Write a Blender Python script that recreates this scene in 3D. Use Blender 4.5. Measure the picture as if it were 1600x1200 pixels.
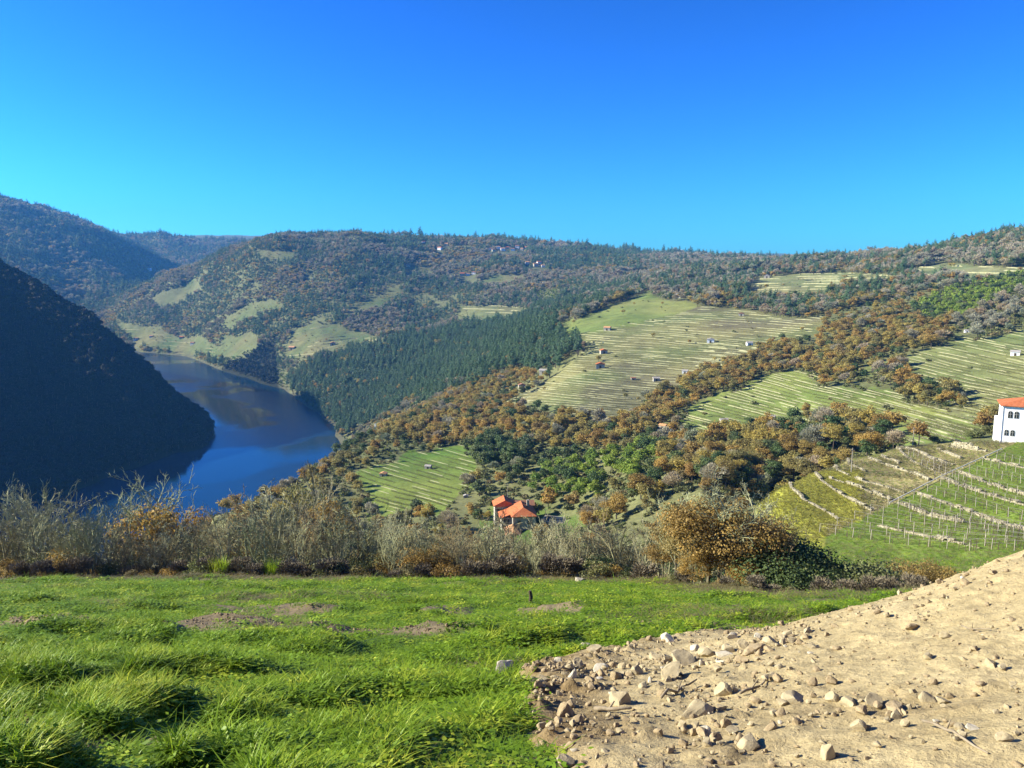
import bpy, bmesh, math, random
import numpy as np
from mathutils import Vector

for o in list(bpy.data.objects):
    bpy.data.objects.remove(o)
R = math.radians
scene = bpy.context.scene
COL = scene.collection

# ------------------------------------------------------------------ camera
FPX = 1232.0                       # focal length in pixels of the 1600 px wide photograph
PITCH = math.atan(180.0 / FPX)     # the true horizon lies 180 px above the picture centre
cam_d = bpy.data.cameras.new('camera')
cam_d.sensor_fit = 'HORIZONTAL'
cam_d.sensor_width = 36.0
cam_d.lens = 36.0 * FPX / 1600.0
cam_d.clip_start = 0.05
cam_d.clip_end = 30000.0
cam = bpy.data.objects.new('camera', cam_d)
COL.objects.link(cam)
cam.location = (0, 0, 0)
cam.rotation_euler = (R(90) - PITCH, 0, 0)
scene.camera = cam

# ------------------------------------------------------------------ sky, sun, exposure
SUN_EL, SUN_DIR = R(25.0), Vector((-1.0, 0.09, 0.0)).normalized()   # horizontal direction towards the sun
world = bpy.data.worlds.new('World')
scene.world = world
world.use_nodes = True
wn = world.node_tree
wn.nodes.clear()
sky = wn.nodes.new('ShaderNodeTexSky')
sky.sky_type = 'NISHITA'
sky.sun_disc = False
sky.sun_elevation = SUN_EL
sky.sun_rotation = math.atan2(SUN_DIR.x, SUN_DIR.y)
sky.altitude = 400
sky.air_density = 1.0
sky.dust_density = 0.45
sky.ozone_density = 3.0
# clear, dry winter air: the whole sky a deeper and more saturated blue than the model's default
sc1 = wn.nodes.new('ShaderNodeVectorMath'); sc1.operation = 'SCALE'; sc1.inputs['Scale'].default_value = 0.115
gm = wn.nodes.new('ShaderNodeGamma'); gm.inputs['Gamma'].default_value = 1.7
tint = wn.nodes.new('ShaderNodeVectorMath'); tint.operation = 'MULTIPLY'; tint.inputs[1].default_value = (2.2, 9.4, 18.2)
bgn = wn.nodes.new('ShaderNodeBackground')
bgn.inputs['Strength'].default_value = 0.070
won = wn.nodes.new('ShaderNodeOutputWorld')
wn.links.new(sky.outputs[0], sc1.inputs[0])
wn.links.new(sc1.outputs[0], gm.inputs['Color'])
wn.links.new(gm.outputs[0], tint.inputs[0])
wn.links.new(tint.outputs[0], bgn.inputs['Color'])
wn.links.new(bgn.outputs[0], won.inputs['Surface'])

sun_d = bpy.data.lights.new('sun', 'SUN')
sun_d.energy = 5.0
sun_d.angle = R(0.5)
sun_d.color = (1.0, 0.93, 0.73)
sun = bpy.data.objects.new('sun', sun_d)
COL.objects.link(sun)
to_sun = Vector((SUN_DIR.x * math.cos(SUN_EL), SUN_DIR.y * math.cos(SUN_EL), math.sin(SUN_EL)))
sun.rotation_euler = to_sun.to_track_quat('Z', 'Y').to_euler()
sun.location = to_sun * 300

vs = scene.view_settings
vs.view_transform = 'Standard'
vs.look = 'None'
vs.gamma = 1.0
vs.exposure = 1.4
vs.use_curve_mapping = False
scene.render.engine = 'CYCLES'
cy = scene.cycles
cy.max_bounces = 5
cy.diffuse_bounces = 2
cy.glossy_bounces = 2
cy.transmission_bounces = 2
cy.volume_bounces = 0
cy.transparent_max_bounces = 8
cy.use_denoising = True
cy.caustics_reflective = False
cy.caustics_refractive = False

# ------------------------------------------------------------------ small tools
rng = np.random.default_rng(7)
random.seed(7)


def tag(o, label=None, cat=None, group=None, kind=None):
    if label: o['label'] = label
    if cat: o['category'] = cat
    if group: o['group'] = group
    if kind: o['kind'] = kind
    return o


def mesh_np(name, verts, faces, mats=(), smooth=False, mat_idx=None):
    """Mesh from an (N,3) array and a list of face arrays, each (M,k)."""
    me = bpy.data.meshes.new(name)
    verts = np.asarray(verts, dtype=np.float32)
    if isinstance(faces, np.ndarray):
        faces = [faces]
    faces = [np.asarray(f, dtype=np.int32) for f in faces if len(f)]
    me.vertices.add(len(verts))
    me.vertices.foreach_set('co', verts.ravel())
    loops = np.concatenate([f.ravel() for f in faces])
    sizes = np.concatenate([np.full(len(f), f.shape[1], dtype=np.int32) for f in faces])
    starts = np.concatenate([[0], np.cumsum(sizes)[:-1]]).astype(np.int32)
    me.loops.add(len(loops))
    me.loops.foreach_set('vertex_index', loops)
    me.polygons.add(len(sizes))
    me.polygons.foreach_set('loop_start', starts)
    me.polygons.foreach_set('loop_total', sizes)
    for m in mats:
        me.materials.append(m)
    if mat_idx is not None:
        me.polygons.foreach_set('material_index', np.asarray(mat_idx, dtype=np.int32))
    me.polygons.foreach_set('use_smooth', np.full(len(sizes), bool(smooth)))
    me.update(calc_edges=True)
    return me


def link(name, me, parent=None, loc=None):
    o = bpy.data.objects.new(name, me)
    COL.objects.link(o)
    if parent: o.parent = parent
    if loc is not None: o.location = loc
    return o


class MB:
    """Collects boxes, tubes and polygons into one mesh."""
    def __init__(s):
        s.v, s.f = [], []

    def poly(s, pts):
        n = len(s.v)
        s.v += [tuple(p) for p in pts]
        s.f.append(tuple(range(n, n + len(pts))))

    def box(s, x0, x1, y0, y1, z0, z1):
        n = len(s.v)
        s.v += [(x0, y0, z0), (x1, y0, z0), (x1, y1, z0), (x0, y1, z0), (x0, y0, z1), (x1, y0, z1), (x1, y1, z1), (x0, y1, z1)]
        for q in ((0, 3, 2, 1), (4, 5, 6, 7), (0, 1, 5, 4), (1, 2, 6, 5), (2, 3, 7, 6), (3, 0, 4, 7)):
            s.f.append(tuple(n + i for i in q))

    def prism(s, pts, y0, y1):
        """polygon pts (x,z) extruded along y"""
        n, k = len(s.v), len(pts)
        s.v += [(p[0], y0, p[1]) for p in pts] + [(p[0], y1, p[1]) for p in pts]
        s.f.append(tuple(n + i for i in range(k)))
        s.f.append(tuple(n + k + i for i in reversed(range(k))))
        for i in range(k):
            j = (i + 1) % k
            s.f.append((n + i, n + k + i, n + k + j, n + j))

    def tube(s, pts, rad, sides=5):
        n0 = len(s.v)
        pts = [Vector(p) for p in pts]
        for i, p in enumerate(pts):
            d = (pts[min(i + 1, len(pts) - 1)] - pts[max(i - 1, 0)]).normalized()
            a = d.orthogonal().normalized()
            b = d.cross(a)
            r = rad[i] if hasattr(rad, '__len__') else rad
            for k in range(sides):
                t = 2 * math.pi * k / sides
                s.v.append(tuple(p + (a * math.cos(t) + b * math.sin(t)) * r))
        for i in range(len(pts) - 1):
            for k in range(sides):
                k2 = (k + 1) % sides
                s.f.append((n0 + i * sides + k, n0 + i * sides + k2, n0 + (i + 1) * sides + k2, n0 + (i + 1) * sides + k))
        s.f.append(tuple(n0 + k for k in reversed(range(sides))))
        s.f.append(tuple(n0 + (len(pts) - 1) * sides + k for k in range(sides)))

    def build(s, name, mat, parent=None, smooth=False, loc=None):
        me = bpy.data.meshes.new(name)
        me.from_pydata(s.v, [], s.f)
        me.materials.append(mat)
        if smooth:
            me.polygons.foreach_set('use_smooth', [True] * len(me.polygons))
        me.update()
        return link(name, me, parent, loc)


def hash2(ix, iy, seed):
    h = (ix.astype(np.int64) * 374761393 + iy.astype(np.int64) * 668265263 + seed * 1442695041) & 0x7fffffff
    h = ((h ^ (h >> 13)) * 1274126177) & 0x7fffffff
    h = (h ^ (h >> 16)) & 0xffffff
    return h / float(0xffffff)


def vnoise(x, y, seed=0):
    ix, iy = np.floor(x), np.floor(y)
    fx, fy = x - ix, y - iy
    fx = fx * fx * fx * (fx * (fx * 6 - 15) + 10)
    fy = fy * fy * fy * (fy * (fy * 6 - 15) + 10)
    ix, iy = ix.astype(np.int64), iy.astype(np.int64)
    a, b = hash2(ix, iy, seed), hash2(ix + 1, iy, seed)
    c, d = hash2(ix, iy + 1, seed), hash2(ix + 1, iy + 1, seed)
    return ((a + (b - a) * fx) * (1 - fy) + (c + (d - c) * fx) * fy) * 2 - 1


def fbm(x, y, seed=0, octs=4, gain=0.5):
    t, a, n = 0.0, 1.0, 0.0
    for i in range(octs):
        t = t + a * vnoise(x * 2 ** i + 17.3 * i, y * 2 ** i - 9.1 * i, seed + i)
        n += a
        a *= gain
    return t / n


def sstep(a, b, x):
    t = np.clip((x - a) / (b - a), 0, 1)
    return t * t * (3 - 2 * t)


CP, SP = math.cos(PITCH), math.sin(PITCH)


def ray(px, py):
    """direction slopes (X/Y, Z/Y) seen at a point of the photograph"""
    dx, dy = (px - 800.0) / FPX, (600.0 - py) / FPX
    dyw = CP + dy * SP
    return dx / dyw, (-SP + dy * CP) / dyw


def project(X, Y, Z):
    d = Y * CP - Z * SP
    return 800 + FPX * X / d, 600 - FPX * (Y * SP + Z * CP) / d


def in_poly(px, py, poly):
    inside = np.zeros(np.shape(px), dtype=bool)
    n = len(poly)
    for i in range(n):
        x0, y0 = poly[i]
        x1, y1 = poly[(i + 1) % n]
        if y0 == y1: continue
        c = ((y0 > py) != (y1 > py)) & (px < (x1 - x0) * (py - y0) / (y1 - y0) + x0)
        inside ^= c
    return inside


# ------------------------------------------------------------------ the lie of the land
WATER = -230.0
FIELD0, FIELDK = -1.75, -0.37       # the near meadow: z = FIELD0 + FIELDK * y
ctl = []                            # (u, ln y, z / y)


def cpt(*items):
    for px, py, Y in items:
        u, s = ray(px, py)
        ctl.append((u, math.log(Y), s))


def cz(*items):
    for px, Y, z in items:
        ctl.append(((px - 800.0) / FPX / CP, math.log(Y), z / Y))


# far hills beyond the bend of the river
cpt((-500, 250, 3600), (-200, 278, 3700), (0, 311, 3800), (100, 344, 3850), (150, 356, 3900), (210, 392, 3900), (265, 425, 3900),
    (0, 400, 3100), (100, 430, 3100), (180, 450, 3100), (60, 480, 2600), (-300, 380, 3000), (-500, 360, 2900),
    (150, 359, 5000), (250, 364, 5000), (370, 378, 5000), (330, 400, 4600), (230, 420, 4500), (500, 400, 5000), (800, 410, 5000), (1200, 420, 5000), (1600, 420, 5000), (2200, 420, 5000))
cz((250, 3500, -150), (330, 3600, -120), (420, 3400, -60), (-100, 7000, 300), (800, 7000, 60), (1700, 7000, 60), (200, 6500, 180))
# main hill across the water
cpt((150, 486, 2700), (200, 458, 2650), (270, 425, 2600), (330, 404, 2500), (200, 505, 2400), (250, 500, 2350), (300, 460, 2450), (300, 510, 2250), (370, 470, 2150), (370, 530, 1950),
    (400, 375, 2350), (440, 371, 2350), (560, 367, 2350), (640, 379, 2500), (720, 378, 2600), (790, 377, 2600), (870, 389, 2550), (940, 398, 2400), (1060, 404, 2200), (1200, 410, 1900),
    (440, 560, 1680), (440, 500, 1900), (440, 430, 2150), (500, 560, 1500), (560, 540, 1620), (560, 480, 1850), (560, 420, 2100), (500, 450, 2000),
    (640, 520, 1700), (700, 510, 1650), (700, 450, 1900), (700, 405, 2250), (620, 430, 2050), (800, 480, 1650), (800, 440, 1850), (800, 400, 2300), (900, 470, 1500), (900, 430, 1900), (900, 405, 2300), (1000, 430, 1700), (980, 415, 2000))
cz((440, 3000, 60), (600, 3200, 80), (800, 3400, 80), (1000, 3000, 50), (1200, 2600, 20), (300, 3100, -40))
# pine spur
cpt((445, 600, 1540), (500, 640, 1260), (525, 660, 1150), (560, 640, 1180), (560, 600, 1300), (560, 568, 1400), (620, 610, 1120), (700, 600, 960), (700, 560, 1180), (700, 528, 1350), (640, 545, 1400), (800, 560, 860), (800, 520, 1120), (820, 497, 1300), (600, 660, 950), (650, 640, 880))
cz((600, 1500, -130), (700, 1480, -115), (520, 1480, -185), (820, 1420, -85))
# upper vineyards on the middle slope
cpt((870, 640, 440), (900, 600, 520), (900, 560, 620), (900, 525, 760), (870, 514, 860), (920, 490, 920), (970, 470, 980), (1012, 458, 1030), (1040, 462, 1040),
    (1010, 640, 430), (1010, 600, 500), (1010, 550, 620), (1010, 500, 800), (1100, 640, 390), (1100, 600, 460), (1100, 560, 560), (1100, 500, 740), (1100, 460, 1000), (1100, 430, 1450),
    (1200, 655, 345), (1200, 600, 430), (1200, 570, 490), (1200, 530, 610), (1200, 480, 800), (1200, 440, 1100), (1200, 420, 1500),
    (1300, 655, 310), (1300, 600, 390), (1300, 560, 470), (1300, 500, 640), (1300, 450, 900), (1300, 420, 1250), (1300, 405, 1650),
    (1400, 655, 285), (1400, 600, 365), (1400, 550, 460), (1400, 500, 580), (1400, 450, 780), (1400, 420, 1050), (1400, 401, 1450),
    (1500, 655, 260), (1500, 600, 335), (1500, 550, 430), (1500, 500, 545), (1500, 450, 710), (1500, 410, 980), (1490, 386, 1250), (1550, 374, 1170),
    (1600, 655, 235), (1600, 600, 310), (1600, 550, 400), (1600, 500, 500), (1600, 450, 650), (1600, 400, 890), (1600, 367, 1100),
    (1900, 640, 220), (1900, 560, 340), (1900, 480, 480), (1900, 400, 720), (1900, 340, 1000), (2400, 560, 300), (2400, 330, 900), (2400, 420, 600))
cz((900, 1200, -60), (980, 1250, -42), (1600, 1600, 40), (1900, 1500, 80), (1400, 2000, -10), (1600, 2500, 0), (2200, 2000, 60))
# autumn wood and the green spur above the river
cpt((560, 690, 480), (600, 670, 560), (650, 650, 640), (700, 660, 520), (760, 640, 560), (700, 620, 760), (760, 600, 720), (830, 580, 720), (850, 610, 580), (800, 680, 410), (900, 680, 370), (950, 690, 335), (820, 640, 480),
    (590, 725, 380), (620, 760, 320), (700, 740, 340), (735, 692, 420), (660, 700, 420), (500, 805, 285), (550, 800, 290), (640, 800, 280), (520, 712, 460), (455, 752, 385), (390, 785, 320), (335, 803, 275),
    (700, 830, 240), (800, 832, 236), (900, 830, 230), (600, 830, 255), (850, 780, 270), (900, 750, 280), (780, 760, 300), (1000, 770, 205), (1000, 720, 265), (1100, 765, 185), (1100, 700, 285), (1200, 700, 250), (1300, 698, 228), (950, 800, 215))
cz((330, 420, -222), (400, 520, -224), (470, 620, -225), (510, 780, -226), (540, 900, -224), (560, 1000, -222), (515, 700, -222))
# near vineyard on the right
cpt((1300, 862, 106), (1400, 872, 102), (1500, 872, 99), (1600, 862, 97), (1250, 850, 114), (1200, 822, 128), (1182, 792, 138), (1220, 762, 152), (1272, 738, 166), (1330, 715, 179), (1402, 701, 188), (1480, 695, 186), (1540, 692, 182),
    (1300, 800, 134), (1400, 790, 131), (1400, 740, 158), (1500, 790, 125), (1500, 740, 149), (1600, 790, 119), (1600, 740, 140), (1600, 700, 168), (1900, 790, 110), (1900, 700, 150), (1900, 860, 90))
cz((1140, 140, -53), (1160, 160, -57), (1240, 197, -61), (1120, 115, -47), (1320, 218, -58))
# dark wooded hill on the left bank, raised out of view to block sun
cpt((-700, 90, 1500), (-400, 180, 1420), (-200, 296, 1340), (-100, 372, 1290), (0, 424, 1240), (60, 450, 1210), (140, 492, 1170), (194, 542, 1130), (235, 586, 1090), (266, 632, 1055), (284, 660, 1030), (274, 692, 1005),
    (0, 600, 960), (0, 700, 850), (0, 778, 765), (100, 600, 990), (100, 700, 890), (200, 640, 985), (80, 790, 745), (185, 725, 900), (232, 690, 975), (-200, 440, 1000), (-200, 590, 850), (-450, 330, 1000), (-700, 230, 1000), (-700, 450, 700), (-300, 680, 700))
cz((0, 1750, -40), (100, 1600, -150), (200, 1420, -228), (-200, 1900, 60), (-500, 2000, 240), (250, 1350, -236), (-100, 2300, -120))
# river bed
cz((400, 1200, -246), (430, 1400, -246), (300, 1800, -250), (350, 1030, -246), (300, 870, -250), (240, 720, -246), (330, 560, -236), (420, 900, -250), (230, 2000, -250), (280, 1550, -250), (360, 1600, -246), (130, 2100, -244), (60, 2250, -240), (100, 600, -245), (-200, 560, -240), (-500, 500, -236), (300, 2000, -246), (200, 2250, -242), (380, 760, -246), (250, 2100, -246))
# just below the near meadow
for _px in (-700, -300, 0, 200):
    cz((_px, 62, -29), (_px, 100, -52), (_px, 180, -90), (_px, 300, -155), (_px, 430, -228))
for _px in (400, 600):
    cz((_px, 62, -28.5), (_px, 100, -45), (_px, 180, -72))
for _px in (800, 1000, 1100):
    cz((_px, 62, -27.5), (_px, 100, -42), (_px, 160, -60))
for _px in (1250, 1400, 1600, 2000, 2400):
    cz((_px, 55, -24.5), (_px, 80, -31))
for _px in (-900, -400, 0, 400, 800, 1200, 1600, 2000, 2500):
    for _Y in (4, 12, 28, 42):
        cz((_px, _Y, FIELD0 + FIELDK * _Y))

C = np.array(ctl)
UK = 2.6
_P = np.stack([C[:, 0] * UK, C[:, 1]], 1)


def _solve():
    n = len(_P)
    d = np.sqrt(((_P[:, None] - _P[None]) ** 2).sum(-1))
    A = np.zeros((n + 3, n + 3))
    A[:n, :n] = d - 0.004 * 0
    A[:n, :n] += np.eye(n) * -0.01
    A[:n, n] = A[n, :n] = 1
    A[:n, n + 1:] = _P
    A[n + 1:, :n] = _P.T
    return np.linalg.solve(A, np.concatenate([C[:, 2], [0, 0, 0]]))


_W = _solve()


def rbf(u, v):
    out = np.zeros(u.shape)
    fu, fv, fo = (u * UK).ravel(), v.ravel(), out.ravel()
    for i in range(0, len(fu), 20000):
        a, b = fu[i:i + 20000, None], fv[i:i + 20000, None]
        d = np.sqrt((a - _P[None, :, 0]) ** 2 + (b - _P[None, :, 1]) ** 2)
        fo[i:i + 20000] = d @ _W[:-3] + _W[-3] + _W[-2] * a[:, 0] + _W[-1] * b[:, 0]
    return fo.reshape(u.shape)


def edge_y(u):
    """distance at which the near meadow ends"""
    return 43.0 - 15.0 * sstep(0.08, 0.42, u)


NU, NV = 520, 560
_t = np.linspace(-1, 1, NU)
GU = 0.74 * _t / 0.8 + np.sign(_t) * np.maximum(np.abs(_t) - 0.8, 0) * 3.4
V0, V1 = math.log(1.6), math.log(7500)
GV = np.linspace(V0, V1, NV)
UU, VV = np.meshgrid(GU, GV)            # rows are distances
YY = np.exp(VV)
XX = UU * YY
ZZ = rbf(UU, VV) * YY
far = sstep(60, 500, YY)
amp = 1.2 * sstep(45, 110, YY) + 8.0 * sstep(350, 1300, YY)
ZZ = ZZ + amp * fbm(XX / 130, YY / 130, 3, 4) * np.where(ZZ > WATER - 3, 1, 0.3) + 10 * sstep(2500, 4000, YY) * fbm(XX / 300, YY / 300, 9, 4)
ZZ = ZZ + 0.25 * sstep(45, 120, YY) * fbm(XX / 9, YY / 9, 5, 3)
# gullies running down the far slopes
ZZ = ZZ - 14 * sstep(1400, 2000, YY) * np.abs(fbm(XX / 260 + 0.4, YY / 700, 21, 3)) * np.where(ZZ > WATER + 12, 1, 0)
_pl = FIELD0 + FIELDK * YY
_b = sstep(0.0, 14.0, YY - edge_y(UU))
_pl = _pl - 0.25 * np.maximum(YY - edge_y(UU), 0) * (YY < 90)


def tussock(X, Y):
    """0..1: thick clumps of grass"""
    lean = X + 0.35 * fbm(X / 2.5, Y / 2.5, 41, 2)
    return sstep(-0.12, 0.42, fbm(lean / 1.15, Y / 0.8, 43, 3)) * (0.55 + 0.45 * sstep(-0.3, 0.3, fbm(X / 3.5, Y / 2.6, 45, 2)))


def soil_ridge(X, Y):
    """0..1: low risers of turned soil across the meadow"""
    c = 14.6 + 0.7 * fbm(X / 4.0, Y * 0, 83, 2)
    a = np.exp(-((Y - c) / 0.9) ** 2) * sstep(-0.25, 0.2, fbm(X / 1.9, Y * 0 + 2.0, 87, 3) - 0.12 * sstep(0, 4, X) + 0.02)
    c2 = 21.5 + 1.2 * fbm(X / 6.0, Y * 0 + 5, 89, 2)
    b = 0.85 * np.exp(-((Y - c2) / 1.3) ** 2) * sstep(-0.1, 0.25, fbm(X / 3.0, Y * 0 + 9.0, 86, 3))
    return np.clip(a + b, 0, 1)


def meadow_bumps(X, Y):
    big = 0.16 * fbm(X / 3.1, Y / 2.0, 31, 3) + 0.22 * fbm(X / 7.0, Y / 3.2, 33, 2)
    ridges = 0.16 * np.sin(Y * 1.05 + 1.1 * fbm(X / 6, Y / 6, 37, 2)) * sstep(8, 14, Y)
    soil = 0.20 * soil_ridge(X, Y)
    return big + ridges + soil + 0.17 * tussock(X, Y) * (1 - 0.6 * sstep(14, 30, Y)) + 0.03 * fbm(X / 0.4, Y / 0.4, 35, 2)


ZZ = np.minimum(ZZ, 360 + 0.1 * np.maximum(ZZ - 360, 0))
ZZ = np.where(YY < 90, _pl * (1 - _b) + ZZ * _b, ZZ)
ZZ = ZZ + meadow_bumps(XX, YY) * (1 - sstep(40, 60, YY))


def ground(X, Y):
    X, Y = np.asarray(X, float), np.asarray(Y, float)
    u = X / Y
    fi = np.interp(u, GU, np.arange(NU))
    fj = np.clip((np.log(np.maximum(Y, 1.7)) - V0) / (V1 - V0) * (NV - 1), 0, NV - 1.001)
    i0 = np.clip(np.floor(fi).astype(int), 0, NU - 2)
    j0 = np.floor(fj).astype(int)
    a, b = fi - i0, fj - j0
    return (ZZ[j0, i0] * (1 - a) + ZZ[j0, i0 + 1] * a) * (1 - b) + (ZZ[j0 + 1, i0] * (1 - a) + ZZ[j0 + 1, i0 + 1] * a) * b


def bank_h(X, Y):
    """height of the heap of dug earth above the meadow"""
    xl = np.interp(Y, [3, 5.5, 7, 9.5, 10.6, 12.0, 13.2, 14.5, 16], [0.5, 0.15, 0.0, -0.15, 0.25, 1.6, 3.2, 4.9, 7.2]) + 0.18 * fbm(Y / 0.9, X * 0 + 3, 51, 3)
    x = X - xl
    h = 0.16 * sstep(0, 0.5, x) + 0.02 * np.maximum(x, 0) + 0.031 * np.maximum(x, 0) ** 2
    back = 1 - sstep(13.0, 16.5, Y - 0.12 * np.maximum(X - 6, 0))
    front = sstep(1.5, 3.5, Y)
    h = h * back * front
    return np.where(x < 0, -0.25 * np.minimum(-x, 1), h - 0.12 * (1 - back) - 0.02)


def bank_z(X, Y):
    h = bank_h(X, Y)
    k = sstep(0.0, 0.3, h)
    return FIELD0 + FIELDK * Y + h + meadow_bumps(X, Y) * (1 - k) + k * (0.10 * fbm(X / 1.6, Y / 1.6, 61, 3) + 0.02 * fbm(X / 0.3, Y / 0.3, 63, 4, 0.65))


def surface(X, Y):
    g = ground(X, Y)
    return np.where((Y < 18) & (X > -1), np.maximum(g, bank_z(X, Y)), g)


_YS = np.exp(np.linspace(math.log(3), math.log(6000), 5000))


def hit(px, py, ymin=3.0, ymax=6000.0):
    """the place on the ground seen at a point of the photograph"""
    u, s = ray(px, py)
    ys = _YS[(_YS >= ymin) & (_YS <= ymax)]
    z = surface(u * ys, ys)
    k = np.argmax(z >= s * ys)
    if z[k] < s * ys[k]:
        k = len(ys) - 1
    Y = ys[k]
    return Vector((u * Y, Y, float(z[k])))


def hit_many(px, py, ymin=180.0, ymax=3200.0):
    px, py = np.asarray(px, float), np.asarray(py, float)
    ys = np.exp(np.linspace(math.log(ymin), math.log(ymax), 1400))
    out = np.zeros((len(px), 3))
    for i in range(0, len(px), 400):
        u, s = ray(px[i:i + 400], py[i:i + 400])
        d = ground(u[:, None] * ys, np.broadcast_to(ys, (len(u), len(ys)))) - s[:, None] * ys
        k = np.clip(np.argmax(d >= 0, axis=1), 1, len(ys) - 1)
        ar = np.arange(len(u))
        d0, d1 = d[ar, k - 1], d[ar, k]
        t = np.clip(-d0 / np.where(np.abs(d1 - d0) < 1e-9, 1e-9, d1 - d0), 0, 1)
        Y = ys[k - 1] + (ys[k] - ys[k - 1]) * t
        out[i:i + 400] = np.stack([u * Y, Y, ground(u * Y, Y)], 1)
    return out


def at_dist(px, Y):
    X = (px - 800.0) / FPX * Y
    for _ in range(4):
        z = float(ground(X, Y))
        X = (px - 800.0) / FPX * (Y * CP - z * SP)
    return Vector((X, Y, float(ground(X, Y))))

# ------------------------------------------------------------------ materials
class NT:
    def __init__(s, name):
        s.m = bpy.data.materials.new(name)
        s.m.use_nodes = True
        s.t = s.m.node_tree
        s.t.nodes.clear()
        s.out = s.t.nodes.new('ShaderNodeOutputMaterial')

    def n(s, kind, **kw):
        nd = s.t.nodes.new('ShaderNode' + kind)
        for k, v in kw.items():
            if k in nd.inputs: nd.inputs[k].default_value = v
            else: setattr(nd, k, v)
        return nd

    def l(s, a, b):
        s.t.links.new(a, b)

    def noise(s, scale, detail=4, rough=0.6, vec=None):
        nd = s.n('TexNoise')
        nd.inputs['Scale'].default_value = scale
        nd.inputs['Detail'].default_value = detail
        nd.inputs['Roughness'].default_value = rough
        if vec is not None: s.l(vec, nd.inputs['Vector'])
        return nd.outputs['Fac']

    def ramp(s, fac, stops, interp='LINEAR'):
        nd = s.n('ValToRGB')
        cr = nd.color_ramp
        cr.interpolation = interp
        while len(cr.elements) < len(stops): cr.elements.new(0.5)
        for e, (p, c) in zip(cr.elements, stops):
            e.position = p
            e.color = (*c, 1) if len(c) == 3 else c
        s.l(fac, nd.inputs[0])
        return nd.outputs[0]

    def mix(s, fac, a, b, mode='MIX'):
        nd = s.n('Mix', data_type='RGBA', blend_type=mode)
        for i, x in ((0, fac), (6, a), (7, b)):
            if hasattr(x, 'is_linked'): s.l(x, nd.inputs[i])
            else: nd.inputs[i].default_value = x if i == 0 else (*x, 1)
        return nd.outputs[2]

    def maprange(s, x, a, b, c, d):
        nd = s.n('MapRange')
        for i, v in enumerate((a, b, c, d)): nd.inputs[i + 1].default_value = v
        s.l(x, nd.inputs[0])
        return nd.outputs[0]

    def bump(s, h, strength=0.5, dist=0.05):
        nd = s.n('Bump')
        nd.inputs['Strength'].default_value = strength
        nd.inputs['Distance'].default_value = dist
        s.l(h, nd.inputs['Height'])
        return nd.outputs[0]

    def pbsdf(s, col, rough=0.85, normal=None, spec=0.25):
        b = s.n('BsdfPrincipled')
        if hasattr(col, 'is_linked'): s.l(col, b.inputs['Base Color'])
        else: b.inputs['Base Color'].default_value = (*col, 1)
        b.inputs['Roughness'].default_value = rough
        b.inputs['Specular IOR Level'].default_value = spec
        if normal is not None: s.l(normal, b.inputs['Normal'])
        s.l(b.outputs[0], s.out.inputs['Surface'])
        return s.m


def pos_out(t):
    return t.n('NewGeometry').outputs['Position']


def obj_out(t):
    return t.n('TexCoord').outputs['Object']


def leaf_mat(name, stops, transl=0.3, noise_scale=0.8, dark=0.62, rough=0.6, spec=0.2):
    """foliage: colour differs from plant to plant and from clump to clump"""
    t = NT(name)
    rnd = t.n('ObjectInfo').outputs['Random']
    base = t.ramp(rnd, stops)
    nz = t.noise(noise_scale, 3, 0.65, obj_out(t))
    k = t.maprange(nz, 0.3, 0.7, dark, 1.25)
    col = t.n('VectorMath', operation='SCALE')
    t.l(base, col.inputs[0])
    t.l(k, col.inputs['Scale'])
    b = t.n('BsdfPrincipled')
    b.inputs['Roughness'].default_value = rough
    b.inputs['Specular IOR Level'].default_value = spec
    t.l(col.outputs[0], b.inputs['Base Color'])
    tr = t.n('BsdfTranslucent')
    t.l(col.outputs[0], tr.inputs['Color'])
    mx = t.n('MixShader')
    mx.inputs[0].default_value = transl
    t.l(b.outputs[0], mx.inputs[1])
    t.l(tr.outputs[0], mx.inputs[2])
    t.l(mx.outputs[0], t.out.inputs['Surface'])
    return t.m


def plain(name, c1, c2, scale=3.0, rough=0.9, bump=0.3, bdist=0.03, spec=0.2):
    t = NT(name)
    v = obj_out(t)
    f = t.noise(scale, 5, 0.65, v)
    col = t.ramp(f, [(0.3, c1), (0.7, c2)])
    return t.pbsdf(col, rough, t.bump(t.noise(scale * 4, 4, 0.7, v), bump, bdist), spec)


M = {}


def land_mat():
    t = NT('land')
    at = t.n('Attribute', attribute_name='cover').outputs['Color']
    p = pos_out(t)
    n1 = t.noise(0.05, 5, 0.7, p)
    n2 = t.noise(0.7, 4, 0.7, p)
    n3 = t.noise(9.0, 3, 0.7, p)
    a = t.maprange(n1, 0.3, 0.7, 0.72, 1.28)
    b = t.maprange(n2, 0.3, 0.7, 0.7, 1.3)
    c = t.maprange(n3, 0.3, 0.7, 0.75, 1.25)
    m1 = t.n('Math', operation='MULTIPLY'); t.l(a, m1.inputs[0]); t.l(b, m1.inputs[1])
    m2 = t.n('Math', operation='MULTIPLY'); t.l(m1.outputs[0], m2.inputs[0]); t.l(c, m2.inputs[1])
    sc = t.n('VectorMath', operation='SCALE')
    t.l(at, sc.inputs[0]); t.l(m2.outputs[0], sc.inputs['Scale'])
    return t.pbsdf(sc.outputs[0], 0.95, t.bump(n3, 0.5, 0.05), 0.1)


M['land'] = land_mat()


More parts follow.
